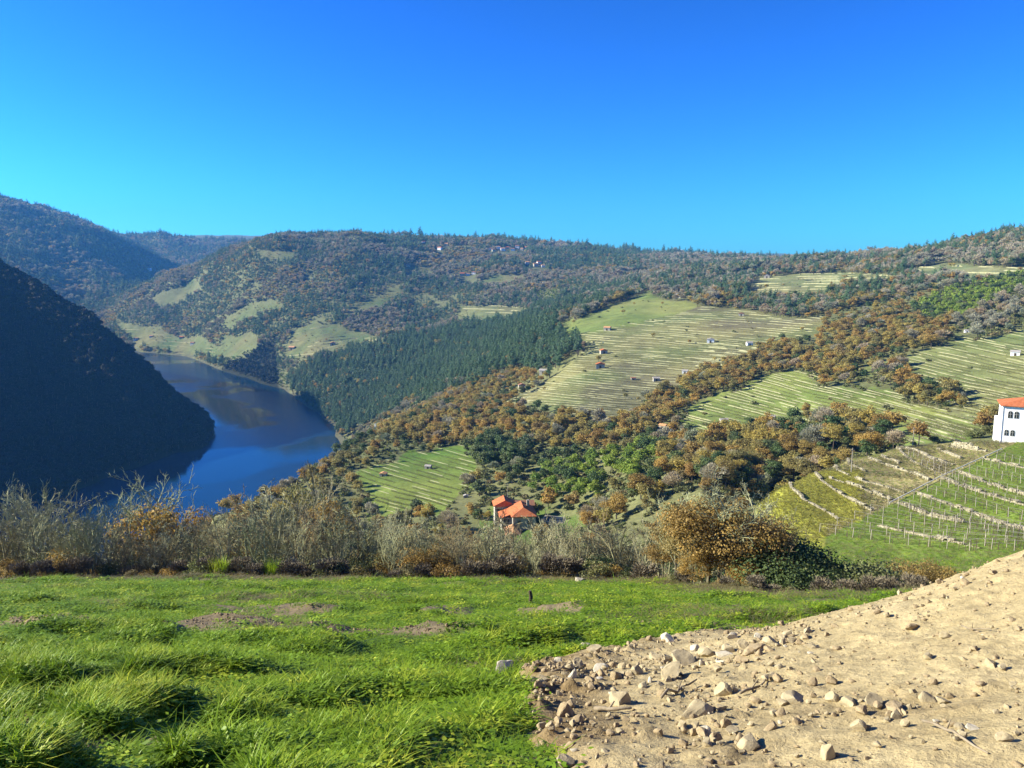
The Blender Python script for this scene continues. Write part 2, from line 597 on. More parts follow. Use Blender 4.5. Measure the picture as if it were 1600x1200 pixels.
def water_mat():
    t = NT('river_water')
    p = pos_out(t)
    big = t.noise(0.0045, 3, 0.55, p)
    rough = t.ramp(big, [(0.44, (0.05, 0.05, 0.05)), (0.50, (0.22, 0.22, 0.22))])
    mp = t.n('Mapping'); mp.inputs['Scale'].default_value = (1, 0.5, 1)
    t.l(p, mp.inputs['Vector'])
    nb = t.noise(0.35, 4, 0.65, mp.outputs[0])
    b = t.n('BsdfPrincipled')
    b.inputs['Base Color'].default_value = (0.004, 0.022, 0.05, 1)
    b.inputs['IOR'].default_value = 1.33
    t.l(rough, b.inputs['Roughness'])
    bp = t.bump(nb, 0.18, 0.25)
    t.l(bp, b.inputs['Normal'])
    t.l(b.outputs[0], t.out.inputs['Surface'])
    return t.m


M['water'] = water_mat()

# ------------------------------------------------------------------ land cover, read from the photograph and laid on the slopes
FIELDS = {   # open ground without trees
    'crest':  [(868, 514), (940, 478), (1012, 454), (1032, 470), (1095, 478), (1050, 495), (960, 510), (880, 526)],
    'upper':  [(884, 526), (960, 510), (1050, 492), (1100, 478), (1180, 488), (1232, 500), (1292, 490), (1270, 520), (1200, 545), (1110, 580), (1040, 612), (985, 645), (950, 658), (900, 652), (865, 640), (815, 632), (758, 632), (770, 604), (830, 592), (872, 586), (900, 562), (905, 545)],
    'middle': [(1045, 690), (1062, 645), (1140, 612), (1232, 574), (1280, 578), (1330, 605), (1400, 612), (1480, 640), (1545, 665), (1500, 692), (1420, 692), (1370, 662), (1300, 657), (1200, 668), (1120, 687)],
    'rightup': [(1345, 580), (1420, 556), (1500, 520), (1610, 512), (1900, 500), (1900, 640), (1540, 664), (1490, 640), (1430, 604), (1380, 592)],
    'terr':   [(1160, 464), (1182, 436), (1260, 427), (1350, 427), (1405, 432), (1340, 446), (1280, 462), (1200, 472)],
    'topr':   [(1420, 420), (1480, 411), (1560, 416), (1610, 418), (1800, 420), (1800, 440), (1610, 432), (1500, 438), (1440, 436)],
    'spur':   [(528, 748), (590, 722), (680, 696), (735, 690), (748, 715), (735, 760), (690, 802), (640, 796), (560, 812), (566, 775)],
    'lawn':   [(738, 835), (748, 805), (770, 784), (790, 778), (845, 780), (870, 800), (905, 815), (930, 850), (900, 870), (740, 870)],
    'm1': [(165, 502), (240, 508), (262, 522), (345, 542), (330, 562), (250, 548), (200, 534)],
    'm2': [(232, 466), (300, 440), (312, 460), (250, 487)],
    'm3': [(340, 502), (380, 480), (430, 464), (442, 480), (400, 492), (360, 512)],
    'm4': [(515, 507), (570, 465), (610, 443), (642, 447), (600, 472), (540, 503)],
    'm5': [(440, 560), (455, 515), (500, 498), (535, 520), (605, 532), (570, 545), (500, 556)],
    'm6': [(718, 476), (812, 480), (835, 502), (760, 508), (720, 502)],
    'm7': [(390, 392), (455, 388), (462, 402), (420, 408)],
    'm8': [(330, 545), (345, 520), (400, 530), (395, 552), (360, 560)],
    'm9': [(640, 415), (662, 408), (668, 420), (648, 425)],
    'm10': [(735, 440), (800, 425), (820, 432), (760, 447)],
}
WOODS = {
    'pine':   [(445, 590), (520, 557), (640, 524), (760, 512), (830, 492), (880, 517), (902, 550), (872, 592), (800, 577), (740, 592), (660, 622), (600, 652), (540, 682), (505, 672), (450, 622)],
    'green':  [(1430, 478), (1520, 442), (1610, 424), (1900, 415), (1900, 470), (1610, 452), (1560, 470), (1500, 495), (1450, 502)],
    'scrub':  [(1490, 512), (1560, 470), (1610, 455), (1900, 460), (1900, 505), (1610, 514), (1520, 530)],
    'autumn': [(560, 672), (640, 640), (760, 592), (830, 560), (866, 592), (765, 635), (825, 655), (960, 652), (1000, 682), (960, 702), (860, 704), (740, 692), (640, 694)],
    'autumn2': [(955, 662), (1040, 610), (1110, 580), (1200, 545), (1240, 540), (1262, 572), (1140, 612), (1060, 645), (1010, 690), (960, 690)],
    'autumn3': [(1236, 560), (1300, 512), (1360, 500), (1430, 490), (1500, 502), (1490, 540), (1400, 552), (1342, 572), (1334, 606), (1280, 602), (1230, 572)],
    'autumn4': [(1030, 702), (1100, 690), (1200, 667), (1310, 650), (1370, 658), (1402, 694), (1300, 724), (1230, 765), (1160, 785), (1060, 770), (1030, 740)],
    'clump':  [(1370, 577), (1402, 572), (1500, 620), (1492, 642), (1390, 617)],
    'ever':   [(735, 702), (770, 682), (822, 690), (832, 722), (740, 732)],
    'bright': [(820, 745), (900, 722), (1010, 692), (1036, 722), (1030, 752), (940, 765), (870, 792), (820, 772)],
    'bright2': [(830, 455), (880, 452), (888, 470), (835, 474)],
    'shoregreen': [(330, 560), (380, 552), (450, 585), (440, 602), (400, 596)],
}
FC = {  # colour of the open ground: dry grass, vine rows, fresh grass
    'crest': (0.19, 0.215, 0.06), 'upper': (0.17, 0.175, 0.068), 'middle': (0.18, 0.215, 0.055), 'rightup': (0.17, 0.195, 0.065), 'terr': (0.19, 0.20, 0.08),
    'topr': (0.19, 0.20, 0.09), 'spur': (0.13, 0.18, 0.035), 'lawn': (0.13, 0.17, 0.04)}


def cover(X, Y, Z):
    """(field id, wood id) at places on the ground"""
    px, py = project(X, Y, Z)
    w = np.clip(900.0 / Y, 0.7, 2.2)
    sc = np.maximum(Y / 45.0, 1.0)
    w = w * np.where(Y > 1300, 2.4, 1.0)
    px = px + 7 * w * vnoise(X / sc, Y / sc, 71) + 3 * vnoise(X / sc * 3, Y / sc * 3, 72)
    py = py + 3.0 * w * vnoise(X / sc, Y / sc, 73)
    fid = np.full(X.shape, -1)
    wid = np.full(X.shape, -1)
    for i, (k, p) in enumerate(FIELDS.items()):
        fid = np.where((fid < 0) & in_poly(px, py, p), i, fid)
    for i, (k, p) in enumerate(WOODS.items()):
        wid = np.where((wid < 0) & in_poly(px, py, p), i, wid)
    near = Y < 190
    fid = np.where(near, -1, fid)
    wid = np.where(Y < 170, -1, wid)
    fid = np.where((wid >= 0) & (Y > 170), -1, fid)
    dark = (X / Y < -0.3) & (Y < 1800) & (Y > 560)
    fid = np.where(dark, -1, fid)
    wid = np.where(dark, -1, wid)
    return fid, wid, dark


FN, WNM = list(FIELDS), list(WOODS)


def near_vineyard(X, Y):
    """0..1 on the terraces below the white house"""
    px, py = project(X, Y, ground(X, Y))
    inside = in_poly(px, py, [(1182, 795), (1225, 758), (1272, 736), (1335, 712), (1402, 698), (1480, 693), (1560, 690), (2400, 670), (2400, 960), (1290, 960), (1235, 900), (1200, 830)])
    return inside & (Y > 66) & (Y < 192)


def meadow_bare(X, Y):
    """0..1: places in the meadow where the soil shows"""
    n = fbm(X / 2.6, Y / 0.9, 81, 3)
    m = np.maximum(sstep(0.34, 0.6, n), sstep(0.18, 0.5, soil_ridge(X, Y + 0.45) + 0.25 * n))
    px, py = project(X, Y, FIELD0 + FIELDK * Y)
    low = np.exp(-(((px - 30) / 90) ** 2 + ((py - 1180) / 45) ** 2)) + np.exp(-(((px - 260) / 120) ** 2 + ((py - 1185) / 28) ** 2)) + 0.8 * np.exp(-(((px - 200) / 60) ** 2 + ((py - 1050) / 20) ** 2))
    return np.clip(m + sstep(0.35, 0.75, low), 0, 1)


def terrain_colours():
    X, Y, Z = XX, YY, ZZ
    col = np.zeros(X.shape + (3,))
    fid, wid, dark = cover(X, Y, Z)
    n = fbm(X / 60, Y / 60, 91, 3)[..., None]
    col[:] = np.array((0.14, 0.145, 0.06)) + n * np.array((0.03, 0.02, 0.01))
    col[Y > 1300] = (0.13, 0.14, 0.065)
    col[dark] = (0.02, 0.024, 0.015)  # ground of the left hill: its shade is put into the colour
    for i, k in enumerate(FN):
        c = np.array(FC.get(k, (0.12, 0.135, 0.055)))
        g = c * (1 + 0.25 * n) + n * np.array((0.03, -0.01, 0.005))
        col = np.where((fid == i)[..., None], g, col)
    # bare stony vines in the upper vineyard
    b = sstep(0.0, 0.35, fbm(X / 70, Y / 70, 95, 3))[..., None] * (fid == FN.index('upper'))[..., None]
    col = col * (1 - 0.5 * b) + 0.5 * b * np.array((0.13, 0.11, 0.075))
    # near vineyard: fresh grass to the right of the rail, dry vines left of it
    nv = near_vineyard(X, Y)
    px, py = project(X, Y, Z)
    green = (py - 787) > (px - 1394) * (705 - 787) / (1561 - 1394.0)
    yel = (px < 1345) & (py > 735) & (py < 850 - (1250 - px) * 0.2)
    c = np.where(green[..., None], np.array((0.15, 0.205, 0.035)), np.array((0.32, 0.27, 0.12)))
    c = np.where((yel & ~((px > 1290) & (py > 815)))[..., None], np.array((0.40, 0.40, 0.06)), c)
    col = np.where(nv[..., None], c, col)
    # shore rocks
    sh = (np.abs(Z - WATER) < 4)
    col = np.where(sh[..., None] & ~dark[..., None], np.array((0.09, 0.09, 0.055)), col)
    # meadow
    bare = meadow_bare(X, Y)[..., None]
    mead = np.array((0.07, 0.13, 0.02)) * (1 - bare) + bare * np.array((0.20, 0.155, 0.09))
    m = (1 - sstep(-6, 0, Y - edge_y(UU)))[..., None]
    col = np.where(Y[..., None] < 60, mead * m + (1 - m) * np.array((0.10, 0.085, 0.045)), col)
    return col


def build_land():
    idx = np.arange(NU * NV).reshape(NV, NU)
    q = np.stack([idx[:-1, :-1], idx[:-1, 1:], idx[1:, 1:], idx[1:, :-1]], -1).reshape(-1, 4)
    me = mesh_np('terrain', np.stack([XX, YY, ZZ], -1).reshape(-1, 3), q, [M['land']], True)
    a = me.color_attributes.new('cover', 'FLOAT_COLOR', 'POINT')
    c = np.concatenate([terrain_colours().reshape(-1, 3), np.ones((NU * NV, 1))], 1).astype(np.float32)
    a.data.foreach_set('color', c.ravel())
    tag(link('terrain', me), 'steep valley sides of meadow, terraced vineyard and wooded hills', 'terrain', kind='structure')
    m = MB()
    m.poly([(-3200, 250, WATER), (300, 250, WATER), (300, 2800, WATER), (-3200, 2800, WATER)])
    tag(m.build('river', M['water']), 'deep blue river winding between the wooded hills', 'river', kind='structure')


build_land()


def build_haze():
    t = NT('haze')
    v = t.n('VolumePrincipled')
    v.inputs['Color'].default_value = (0.12, 0.44, 1.0, 1)
    v.inputs['Density'].default_value = 0.000064
    v.inputs['Anisotropy'].default_value = 0.0
    t.l(v.outputs[0], t.out.inputs['Volume'])
    t.m.cycles.homogeneous_volume = True if hasattr(t.m.cycles, 'homogeneous_volume') else None
    m = MB()
    zl = float(min(ZZ.min(), WATER)) - 2
    m.box(XX.min() - 50, XX.max() + 50, -60, YY.max() + 50, zl, float(ZZ.max()) + 40)
    h = m.build('haze', t.m)
    tag(h, 'thin blue morning haze filling the valley', 'haze', kind='stuff')


build_haze()

# ------------------------------------------------------------------ buildings, walls, vineyard gear
KEEPOUT = []       # (x, y, radius): places kept clear of trees
M['white_wall'] = plain('white_render', (0.74, 0.73, 0.69), (0.84, 0.83, 0.80), 0.6, 0.9, 0.08, 0.01)
M['stone_wall'] = plain('granite_wall', (0.26, 0.235, 0.18), (0.50, 0.46, 0.37), 1.6, 0.95, 0.7, 0.06)
M['dry_stone'] = plain('dry_stone', (0.20, 0.175, 0.105), (0.40, 0.355, 0.24), 0.9, 0.95, 0.6, 0.05)
M['glass'] = plain('window_glass', (0.015, 0.018, 0.022), (0.03, 0.032, 0.035), 1.0, 0.15, 0.0, 0.01, 0.6)
M['wood'] = plain('weathered_wood', (0.22, 0.19, 0.14), (0.42, 0.38, 0.30), 4.0)
M['dark_wood'] = plain('dark_wood', (0.05, 0.035, 0.025), (0.10, 0.075, 0.05), 4.0)
M['concrete'] = plain('concrete', (0.40, 0.39, 0.36), (0.58, 0.56, 0.52), 1.5)
M['wire'] = plain('wire', (0.10, 0.09, 0.08), (0.16, 0.15, 0.13), 3.0, 0.6)
M['pool_cover'] = plain('pool_cover', (0.02, 0.03, 0.035), (0.04, 0.05, 0.06), 1.0, 0.5)


def tile_mat(name, c1, c2):
    t = NT(name)
    v = obj_out(t)
    w = t.n('TexWave', wave_type='BANDS', bands_direction='X')
    w.inputs['Scale'].default_value = 1.3
    w.inputs['Distortion'].default_value = 0.6
    t.l(v, w.inputs['Vector'])
    f = t.noise(1.1, 5, 0.7, v)
    col = t.ramp(f, [(0.3, c1), (0.7, c2)])
    return t.pbsdf(col, 0.85, t.bump(w.outputs['Fac'], 0.5, 0.08), 0.2)


M['tile_red'] = tile_mat('red_tiles', (0.40, 0.105, 0.035), (0.56, 0.19, 0.075))
M['tile_pale'] = tile_mat('pale_tiles', (0.50, 0.24, 0.10), (0.62, 0.36, 0.18))
M['tile_old'] = tile_mat('old_tiles', (0.24, 0.11, 0.06), (0.36, 0.19, 0.11))
M['tile_grey'] = tile_mat('grey_tiles', (0.30, 0.27, 0.24), (0.45, 0.41, 0.36))


def anchor(name, P, rz, label, cat, group=None):
    e = bpy.data.objects.new(name, None)
    COL.objects.link(e)
    e.location = P
    e.rotation_euler = (0, 0, rz)
    return tag(e, label, cat, group)


def gable(x0, x1, y0, y1, z, rise, over=0.35, axis='y', th=0.16):
    """closed gable roof solid; ridge along axis"""
    m = MB()
    x0, x1, y0, y1 = x0 - over, x1 + over, y0 - over, y1 + over
    if axis == 'y':
        xm = (x0 + x1) / 2
        m.prism([(x0, z - th), (x1, z - th), (x1, z), (xm, z + rise), (x0, z)], y0, y1)
    else:
        ym = (y0 + y1) / 2
        n = len(m.v)
        prof = [(y0, z - th), (y1, z - th), (y1, z), (ym, z + rise), (y0, z)]
        k = len(prof)
        m.v += [(x0, p[0], p[1]) for p in prof] + [(x1, p[0], p[1]) for p in prof]
        m.f.append(tuple(n + i for i in reversed(range(k))))
        m.f.append(tuple(n + k + i for i in range(k)))
        for i in range(k):
            j = (i + 1) % k
            m.f.append((n + i, n + j, n + k + j, n + k + i))
    return m


def hip(x0, x1, y0, y1, z, rise, over=0.45, front=1.0, back=1.0, th=0.18):
    """hip roof, ridge along y; front/back = how far the hip ends run in"""
    m = MB()
    x0, x1, y0, y1 = x0 - over, x1 + over, y0 - over, y1 + over
    xm, hw = (x0 + x1) / 2, (x1 - x0) / 2
    r0, r1 = y0 + hw * front, y1 - hw * back
    if r1 < r0: r0 = r1 = (y0 + y1) / 2
    m.v += [(x0, y0, z), (x1, y0, z), (x1, y1, z), (x0, y1, z), (xm, r0, z + rise), (xm, r1, z + rise),
            (x0, y0, z - th), (x1, y0, z - th), (x1, y1, z - th), (x0, y1, z - th)]
    m.f += [(0, 1, 4), (1, 2, 5, 4), (2, 3, 5), (3, 0, 4, 5), (1, 0, 6, 7), (2, 1, 7, 8), (3, 2, 8, 9), (0, 3, 9, 6), (6, 9, 8, 7)]
    return m


def box_part(name, mat, parent, *b):
    m = MB()
    m.box(*b)
    return m.build(name, M[mat], parent)


def arch_window(parent, x, z, w, h, y=0.0):
    """window with a round head, set into a wall that faces -y"""
    fr = MB()
    pts = [(x - w / 2 - .07, z - .05), (x + w / 2 + .07, z - .05)] + [(x + (w / 2 + .07) * math.cos(t), z + h - w / 2 + (w / 2 + .07) * math.sin(t)) for t in np.linspace(0, math.pi, 9)]
    fr.prism(pts, y - 0.05, y + 0.05)
    f = fr.build('window', M['concrete'], parent)
    gl = MB()
    pts = [(x - w / 2, z), (x + w / 2, z)] + [(x + w / 2 * math.cos(t), z + h - w / 2 + w / 2 * math.sin(t)) for t in np.linspace(0, math.pi, 9)]
    gl.prism(pts, y - 0.07, y + 0.06)
    gl.build('pane', M['glass'], f)
    mu = MB()
    mu.box(x - .03, x + .03, y - 0.09, y - 0.06, z + .02, z + h - .05)
    mu.box(x - w / 2, x + w / 2, y - 0.088, y - 0.062, z + h * .55, z + h * .55 + .05)
    mu.build('glazing_bar', M['concrete'], f)


def build_white_house():
    P = hit(1562, 692, 120, 260)
    e = anchor('white_house', (P.x, P.y, P.z - 0.3), R(-27), 'tall white rendered house with red tiled roof and arched window pairs', 'house')
    Wd, D, Ht = 10.5, 8.5, 9.2
    KEEPOUT.append((P.x + 5, P.y + 2, 11))
    box_part('wall', 'white_wall', e, 0, Wd, 0, D, -3, Ht)
    box_part('plinth', 'stone_wall', e, -0.06, Wd + .06, -0.06, D + .06, -3, 0.35)
    hip(0, Wd, 0, D, Ht + .15, 1.7, 0.55).build('roof', M['tile_red'], e)
    box_part('eave_board', 'dark_wood', e, -.42, Wd + .42, -.42, D + .42, Ht - .08, Ht - .03)
    for x in (1.6, 2.85): arch_window(e, x, 6.4, 0.85, 1.6)
    for x in (1.15, 2.35): arch_window(e, x, 2.2, 0.8, 1.35)
    for x in (6.2, 7.4): arch_window(e, x, 6.4, 0.85, 1.6); 
    for x in (6.2, 7.4): arch_window(e, x, 2.2, 0.8, 1.35)
    box_part('chimney', 'white_wall', e, 7, 7.7, 5, 5.7, Ht + .5, Ht + 2.6)
    m = MB(); m.tube([(0.05, -0.09, 0), (0.05, -0.09, Ht - .1)], 0.05, 6)
    m.build('drainpipe', M['white_wall'], e)
    # lean-to at the back corner, seen as a narrower white wall behind
    box_part('side_wing', 'white_wall', e, -0.7, -0.003, 3.5, D + 1, -3, 5.3)
    # shrub beside the door
    return e


def build_red_house():
    P = hit(818, 828, 150, 330)
    e = anchor('red_roofed_house', (P.x, P.y, P.z - 0.4), R(6), 'granite house with bright orange tiled roofs, balcony and lower pale porch', 'house')
    e.scale = (1.08, 1.08, 1.08)
    KEEPOUT.extend([(P.x, P.y + 3, 9.5), (P.x - 2, P.y - 9, 7), (P.x + 8, P.y + 3, 6), (P.x, P.y - 18, 6)])
    # main block, ridge running away from the meadow
    box_part('wall', 'stone_wall', e, -3.2, 3.4, -1, 8, -3, 4.6)
    hip(-3.2, 3.4, -1, 8, 4.75, 1.9, 0.5, 0.8, 0.1).build('roof', M['tile_red'], e)
    # west wing with the loggia under its own roof
    box_part('wing_wall', 'stone_wall', e, -6.2, -3.203, 2.2, 7.2, -3, 3.4)
    m = MB()
    m.poly([(-6.8, 1.2, 3.55), (-3.1, 1.2, 4.9), (-3.1, 7.8, 4.9), (-6.8, 7.8, 3.55)])
    m.poly([(-6.8, 7.8, 3.4), (-3.1, 7.8, 4.75), (-3.1, 1.2, 4.75), (-6.8, 1.2, 3.4)])
    m.poly([(-6.8, 1.2, 3.4), (-3.1, 1.2, 4.75), (-3.1, 1.2, 4.9), (-6.8, 1.2, 3.55)])
    m.poly([(-6.8, 7.8, 3.4), (-6.8, 1.2, 3.4), (-6.8, 1.2, 3.55), (-6.8, 7.8, 3.55)])
    m.build('wing_roof', M['tile_red'], e)
    b = box_part('balcony', 'wood', e, -6.3, -3.25, 0.9, 2.19, 1.3, 1.45)
    mm = MB()
    for x in np.linspace(-6.2, -3.4, 12): mm.box(x - .03, x + .03, 0.95, 1.0, 1.45, 2.35)
    mm.box(-6.3, -3.3, 0.93, 1.02, 2.36, 2.44)
    mm.build('railing', M['wood'], b)
    for x in (-6.1, -4.7, -3.45): box_part('post', 'wood', e, x - .08, x + .08, 1.1, 1.26, -2.5, 3.6)
    w = box_part('window', 'dark_wood', e, -5.6, -4.0, 2.13, 2.197, 1.5, 3.0)
    box_part('pane', 'glass', w, -5.5, -4.1, 2.1, 2.128, 1.6, 2.9)
    # back block, ridge across
    box_part('back_wall', 'stone_wall', e, -7.6, -1.5, 8.6, 13.4, -3, 5.0)
    gable(-7.6, -1.5, 8.6, 13.4, 5.15, 1.7, 0.45, 'y').build('back_roof', M['tile_red'], e)
    w = box_part('window', 'dark_wood', e, -7.1, -5.7, 8.53, 8.597, 2.4, 4.2)
    box_part('pane', 'glass', w, -7.0, -5.8, 8.5, 8.528, 2.5, 4.1)
    # old outbuilding behind to the east
    box_part('outbuilding_wall', 'stone_wall', e, -0.8, 4.4, 10.2, 14.2, -3, 4.4)
    gable(-0.8, 4.4, 10.2, 14.2, 4.5, 1.1, 0.3, 'x').build('outbuilding_roof', M['tile_old'], e)
    # porch in front with pale tiles
    box_part('porch_wall', 'stone_wall', e, -5.6, -1.6, -6.2, -1.6, -4, 0.9)
    m = MB()
    m.v += [(-6.0, -6.8, 0.95), (-1.2, -6.8, 0.95), (-1.2, -1.03, 1.5), (-6.0, -1.03, 1.5), (-3.3, -6.8, 1.75), (-3.3, -1.03, 2.6)]
    m.f += [(0, 4, 5, 3), (1, 2, 5, 4), (0, 1, 4), (3, 5, 2), (0, 3, 2, 1)]
    m.build('porch_roof', M['tile_pale'], e)
    # front windows
    for x, z in ((-1.4, 2.3), (1.5, 2.3), (1.5, -0.4)):
        w = box_part('window', 'wood', e, x - .55, x + .55, -1.07, -1.002, z, z + 1.25)
        box_part('pane', 'glass', w, x - .45, x + .45, -1.1, -1.068, z + .1, z + 1.15)
    d = box_part('door', 'dark_wood', e, 2.2, 3.1, -1.06, -1.003, -1.0, 1.1)
    box_part('handle', 'concrete', d, 2.3, 2.4, -1.1, -1.061, 0.0, 0.1)
    box_part('chimney', 'stone_wall', e, 1.6, 2.3, 5.2, 5.9, 5.4, 7.6)
    # covered pool on the terrace to the east
    t = anchor('pool_terrace', (P.x + 11.0, P.y + 5.5, float(ground(P.x + 11, P.y + 5.5)) + .2), R(-18), 'dark covered pool with pale edging beside the red-roofed house', 'pool')
    box_part('edging', 'stone_wall', t, -5, 5, -3.2, 3.2, -2.5, 0.25)
    box_part('pool_cover', 'pool_cover', t, -4.3, 4.0, -2.5, 2.6, 0.253, 0.33)
    return P


HUTS = [  # px, py of the base, width px, roof, label
    (938, 576, 15, 'tile_red', 'stone hut with bright red roof at the foot of the dark pines'),
    (944, 553, 12, 'tile_red', 'small hut with red roof above the bright red-roofed hut'),
    (816, 607, 12, 'tile_old', 'brown stone hut on top of the pale terraces'),
    (848, 585, 13, 'tile_grey', 'grey hut at the corner of the pine wood'),
    (1205, 655, 11, 'tile_grey', 'pale cubic hut in the middle vineyard, higher of the two'),
    (1132, 662, 13, 'tile_grey', 'pale cubic hut in the middle vineyard, lower of the two'),
    (1034, 670, 13, 'tile_pale', 'pale hut half hidden in dark scrub beside the middle vineyard'),
    (1026, 596, 11, 'tile_grey', 'grey hut among the lower rows of the upper vineyard'),
    (990, 594, 8, 'tile_old', 'tiny brown hut among the lower rows of the upper vineyard'),
    (1070, 584, 10, 'tile_grey', 'hut at the bottom of the pale wall strip'),
    (948, 517, 11, 'tile_pale', 'pale hut on the knoll below the crest field'),
    (895, 494, 9, 'tile_old', 'dark little hut on the edge of the crest field'),
    (1058, 466, 12, 'tile_grey', 'pale hut at the top corner of the crest field'),
    (1198, 435, 9, 'tile_grey', 'white hut on the highest terraces'),
    (1158, 494, 9, 'tile_old', 'brown hut in the upper part of the upper vineyard'),
    (1110, 536, 12, 'tile_grey', 'long grey hut at the top of the pale wall strip'),
    (1172, 540, 10, 'tile_grey', 'low hut at the far end of the pale wall strip'),
    (1511, 520, 8, 'tile_grey', 'white hut below the scrub patch'),
    (1586, 556, 14, 'tile_grey', 'low grey shed on the terraces above the white house'),
    (1464, 407, 9, 'tile_grey', 'pale hut near the wooded ridge'),
    (598, 745, 12, 'tile_pale', 'ruined pale hut beside a dark round tree on the green spur'),
    (668, 733, 11, 'tile_grey', 'small stone ruin in the middle of the green spur'),
    (728, 778, 9, 'tile_grey', 'white gable of a hut in scrub above the red-roofed house'),
    (590, 668, 12, 'tile_grey', 'white hut by the track at the edge of the autumn wood'),
    (455, 548, 10, 'tile_pale', 'pale farm hut on the lower green field across the river'),
    (520, 540, 9, 'tile_pale', 'pinkish hut on the field across the river'),
]


def build_huts():
    for px, py, wpx, roof, lab in HUTS:
        P = hit(px, py, 190)
        w = wpx * P.y / FPX * 0.9
        h = w * 0.55
        dd = w * 0.75
        rz = R(rng.uniform(-30, 20)) - math.atan2(P.x, P.y)
        e = anchor('stone_hut', (P.x, P.y, P.z - 0.3), rz, lab, 'hut', 'huts in the vineyards')
        box_part('wall', 'stone_wall' if roof != 'tile_grey' or wpx % 2 else 'white_wall', e, -w / 2, w / 2, 0, dd, -1.5, h)
        gable(-w / 2, w / 2, 0, dd, h + .05, w * 0.2, w * 0.06, 'x' if wpx % 3 else 'y', 0.12).build('roof', M[roof], e)
        box_part('door', 'dark_wood', e, -w * .12, w * .12, -0.06, -0.003, -0.2, h * .75)
        KEEPOUT.append((P.x, P.y, w * 1.1 + 2))
        for k in (1, 2, 3):
            KEEPOUT.append((P.x * (1 - k * 7 / P.y), P.y - k * 7, w * 0.6 + 3))


VILLAGE = [(765, 391), (772, 393), (779, 389), (786, 392), (793, 389), (801, 392), (808, 388), (815, 391), (822, 389), (843, 413), (838, 417), (849, 418), (824, 413), (722, 432), (731, 431), (740, 429), (697, 384), (686, 391), (662, 380), (638, 417),
           (212, 533), (236, 528), (283, 530), (300, 540), (232, 422), (241, 424), (1240, 404)]


def build_village():
    for i, (px, py) in enumerate(VILLAGE):
        P = hit(px, py, 600)
        s = (9.0 + 4 * ((i * 37) % 7) / 7) * (1.35 if P.y > 3000 else 1)
        where = 'hamlet near the hilltop' if i < 9 else 'cluster below the hamlet' if i < 13 else 'fields below the hamlet' if i < 16 else 'ridge of the far hill' if i < 20 else 'shore field by the river' if i < 24 else 'blue far hillside' if i < 26 else 'skyline'
        wall = ('white_wall', 'stone_wall', 'white_wall')[i % 3]
        roof = ('tile_red', 'tile_pale', 'tile_old')[(i * 5 + i // 3) % 3]
        e = anchor('village_house', (P.x, P.y, P.z - .5), R((i * 53) % 60 - 30), '%s house with %s roof in the %s' % ({'white_wall': 'tiny white', 'stone_wall': 'tiny stone'}[wall], {'tile_red': 'red', 'tile_pale': 'pale', 'tile_old': 'brown'}[roof], where), 'house', 'far houses: ' + where)
        box_part('wall', wall, e, -s / 2, s / 2, 0, s * .7, -3, s * .62)
        gable(-s / 2, s / 2, 0, s * .7, s * .62 + .1, s * .2, .5, 'x').build('roof', M[roof], e)
        for x in (-s * .25, s * .22):
            box_part('window', 'glass', e, x - .6, x + .6, -.08, -.004, s * .32, s * .5)
        KEEPOUT.append((P.x, P.y, s * 1.2))
        for k in range(1, 12):
            KEEPOUT.append((P.x * (1 - k * 9 / P.y), P.y - k * 9, s * .95))


# ---- dry stone terrace walls
def stone_course_wall(name, pts, h, label, group):
    """near wall laid of single rough stones, standing on the line pts; one mesh"""
    r = np.random.default_rng(int(abs(pts[0][0] * 100)) + 5)
    V, F = [], []
    P = np.array([(p[0], p[1]) for p in pts])
    seg = np.linalg.norm(np.diff(P, axis=0), axis=1)
    cum = np.concatenate([[0], np.cumsum(seg)])
    L = cum[-1]
    base = np.array([(-1, -1, -1), (1, -1, -1), (1, 1, -1), (-1, 1, -1), (-1, -1, 1), (1, -1, 1), (1, 1, 1), (-1, 1, 1)], float) * 0.5
    fq = np.array(((0, 3, 2, 1), (4, 5, 6, 7), (0, 1, 5, 4), (1, 2, 6, 5), (2, 3, 7, 6), (3, 0, 4, 7)))
    z = -0.3
    while z < h:
        ch = r.uniform(0.24, 0.36)
        t = r.uniform(-0.3, 0)
        while t < L:
            w = r.uniform(0.3, 0.75)
            tc = min(max(t + w / 2, 0), L - 1e-3)
            x, y = np.interp(tc, cum, P[:, 0]), np.interp(tc, cum, P[:, 1])
            k = min(np.searchsorted(cum, tc, side='right') - 1, len(seg) - 1)
            d = (P[k + 1] - P[k]) / max(seg[k], 1e-6)
            g = float(ground(x, y))
            hh = h * (0.7 + 0.8 * float(vnoise(np.array([x / 3.0]), np.array([y / 3.0]), 11)[0]))
            if z < hh and r.uniform() > 0.07:
                b = base * np.array((w * .97, 0.45, ch * .95)) + r.normal(0, 0.05, (8, 3))
                X = x + b[:, 0] * d[0] - b[:, 1] * d[1]
                Y = y + b[:, 0] * d[1] + b[:, 1] * d[0]
                F.append(fq + 8 * len(V))
                V.append(np.stack([X, Y, g + z + ch / 2 + b[:, 2]], 1))
            t += w
        z += ch
    org = V[0][0].copy()
    me = mesh_np(name, np.concatenate(V) - org, np.concatenate(F), [M['dry_stone']])
    o = link(name, me, None, org)
    tag(o, label, 'stone wall', group, 'thing')
    return o


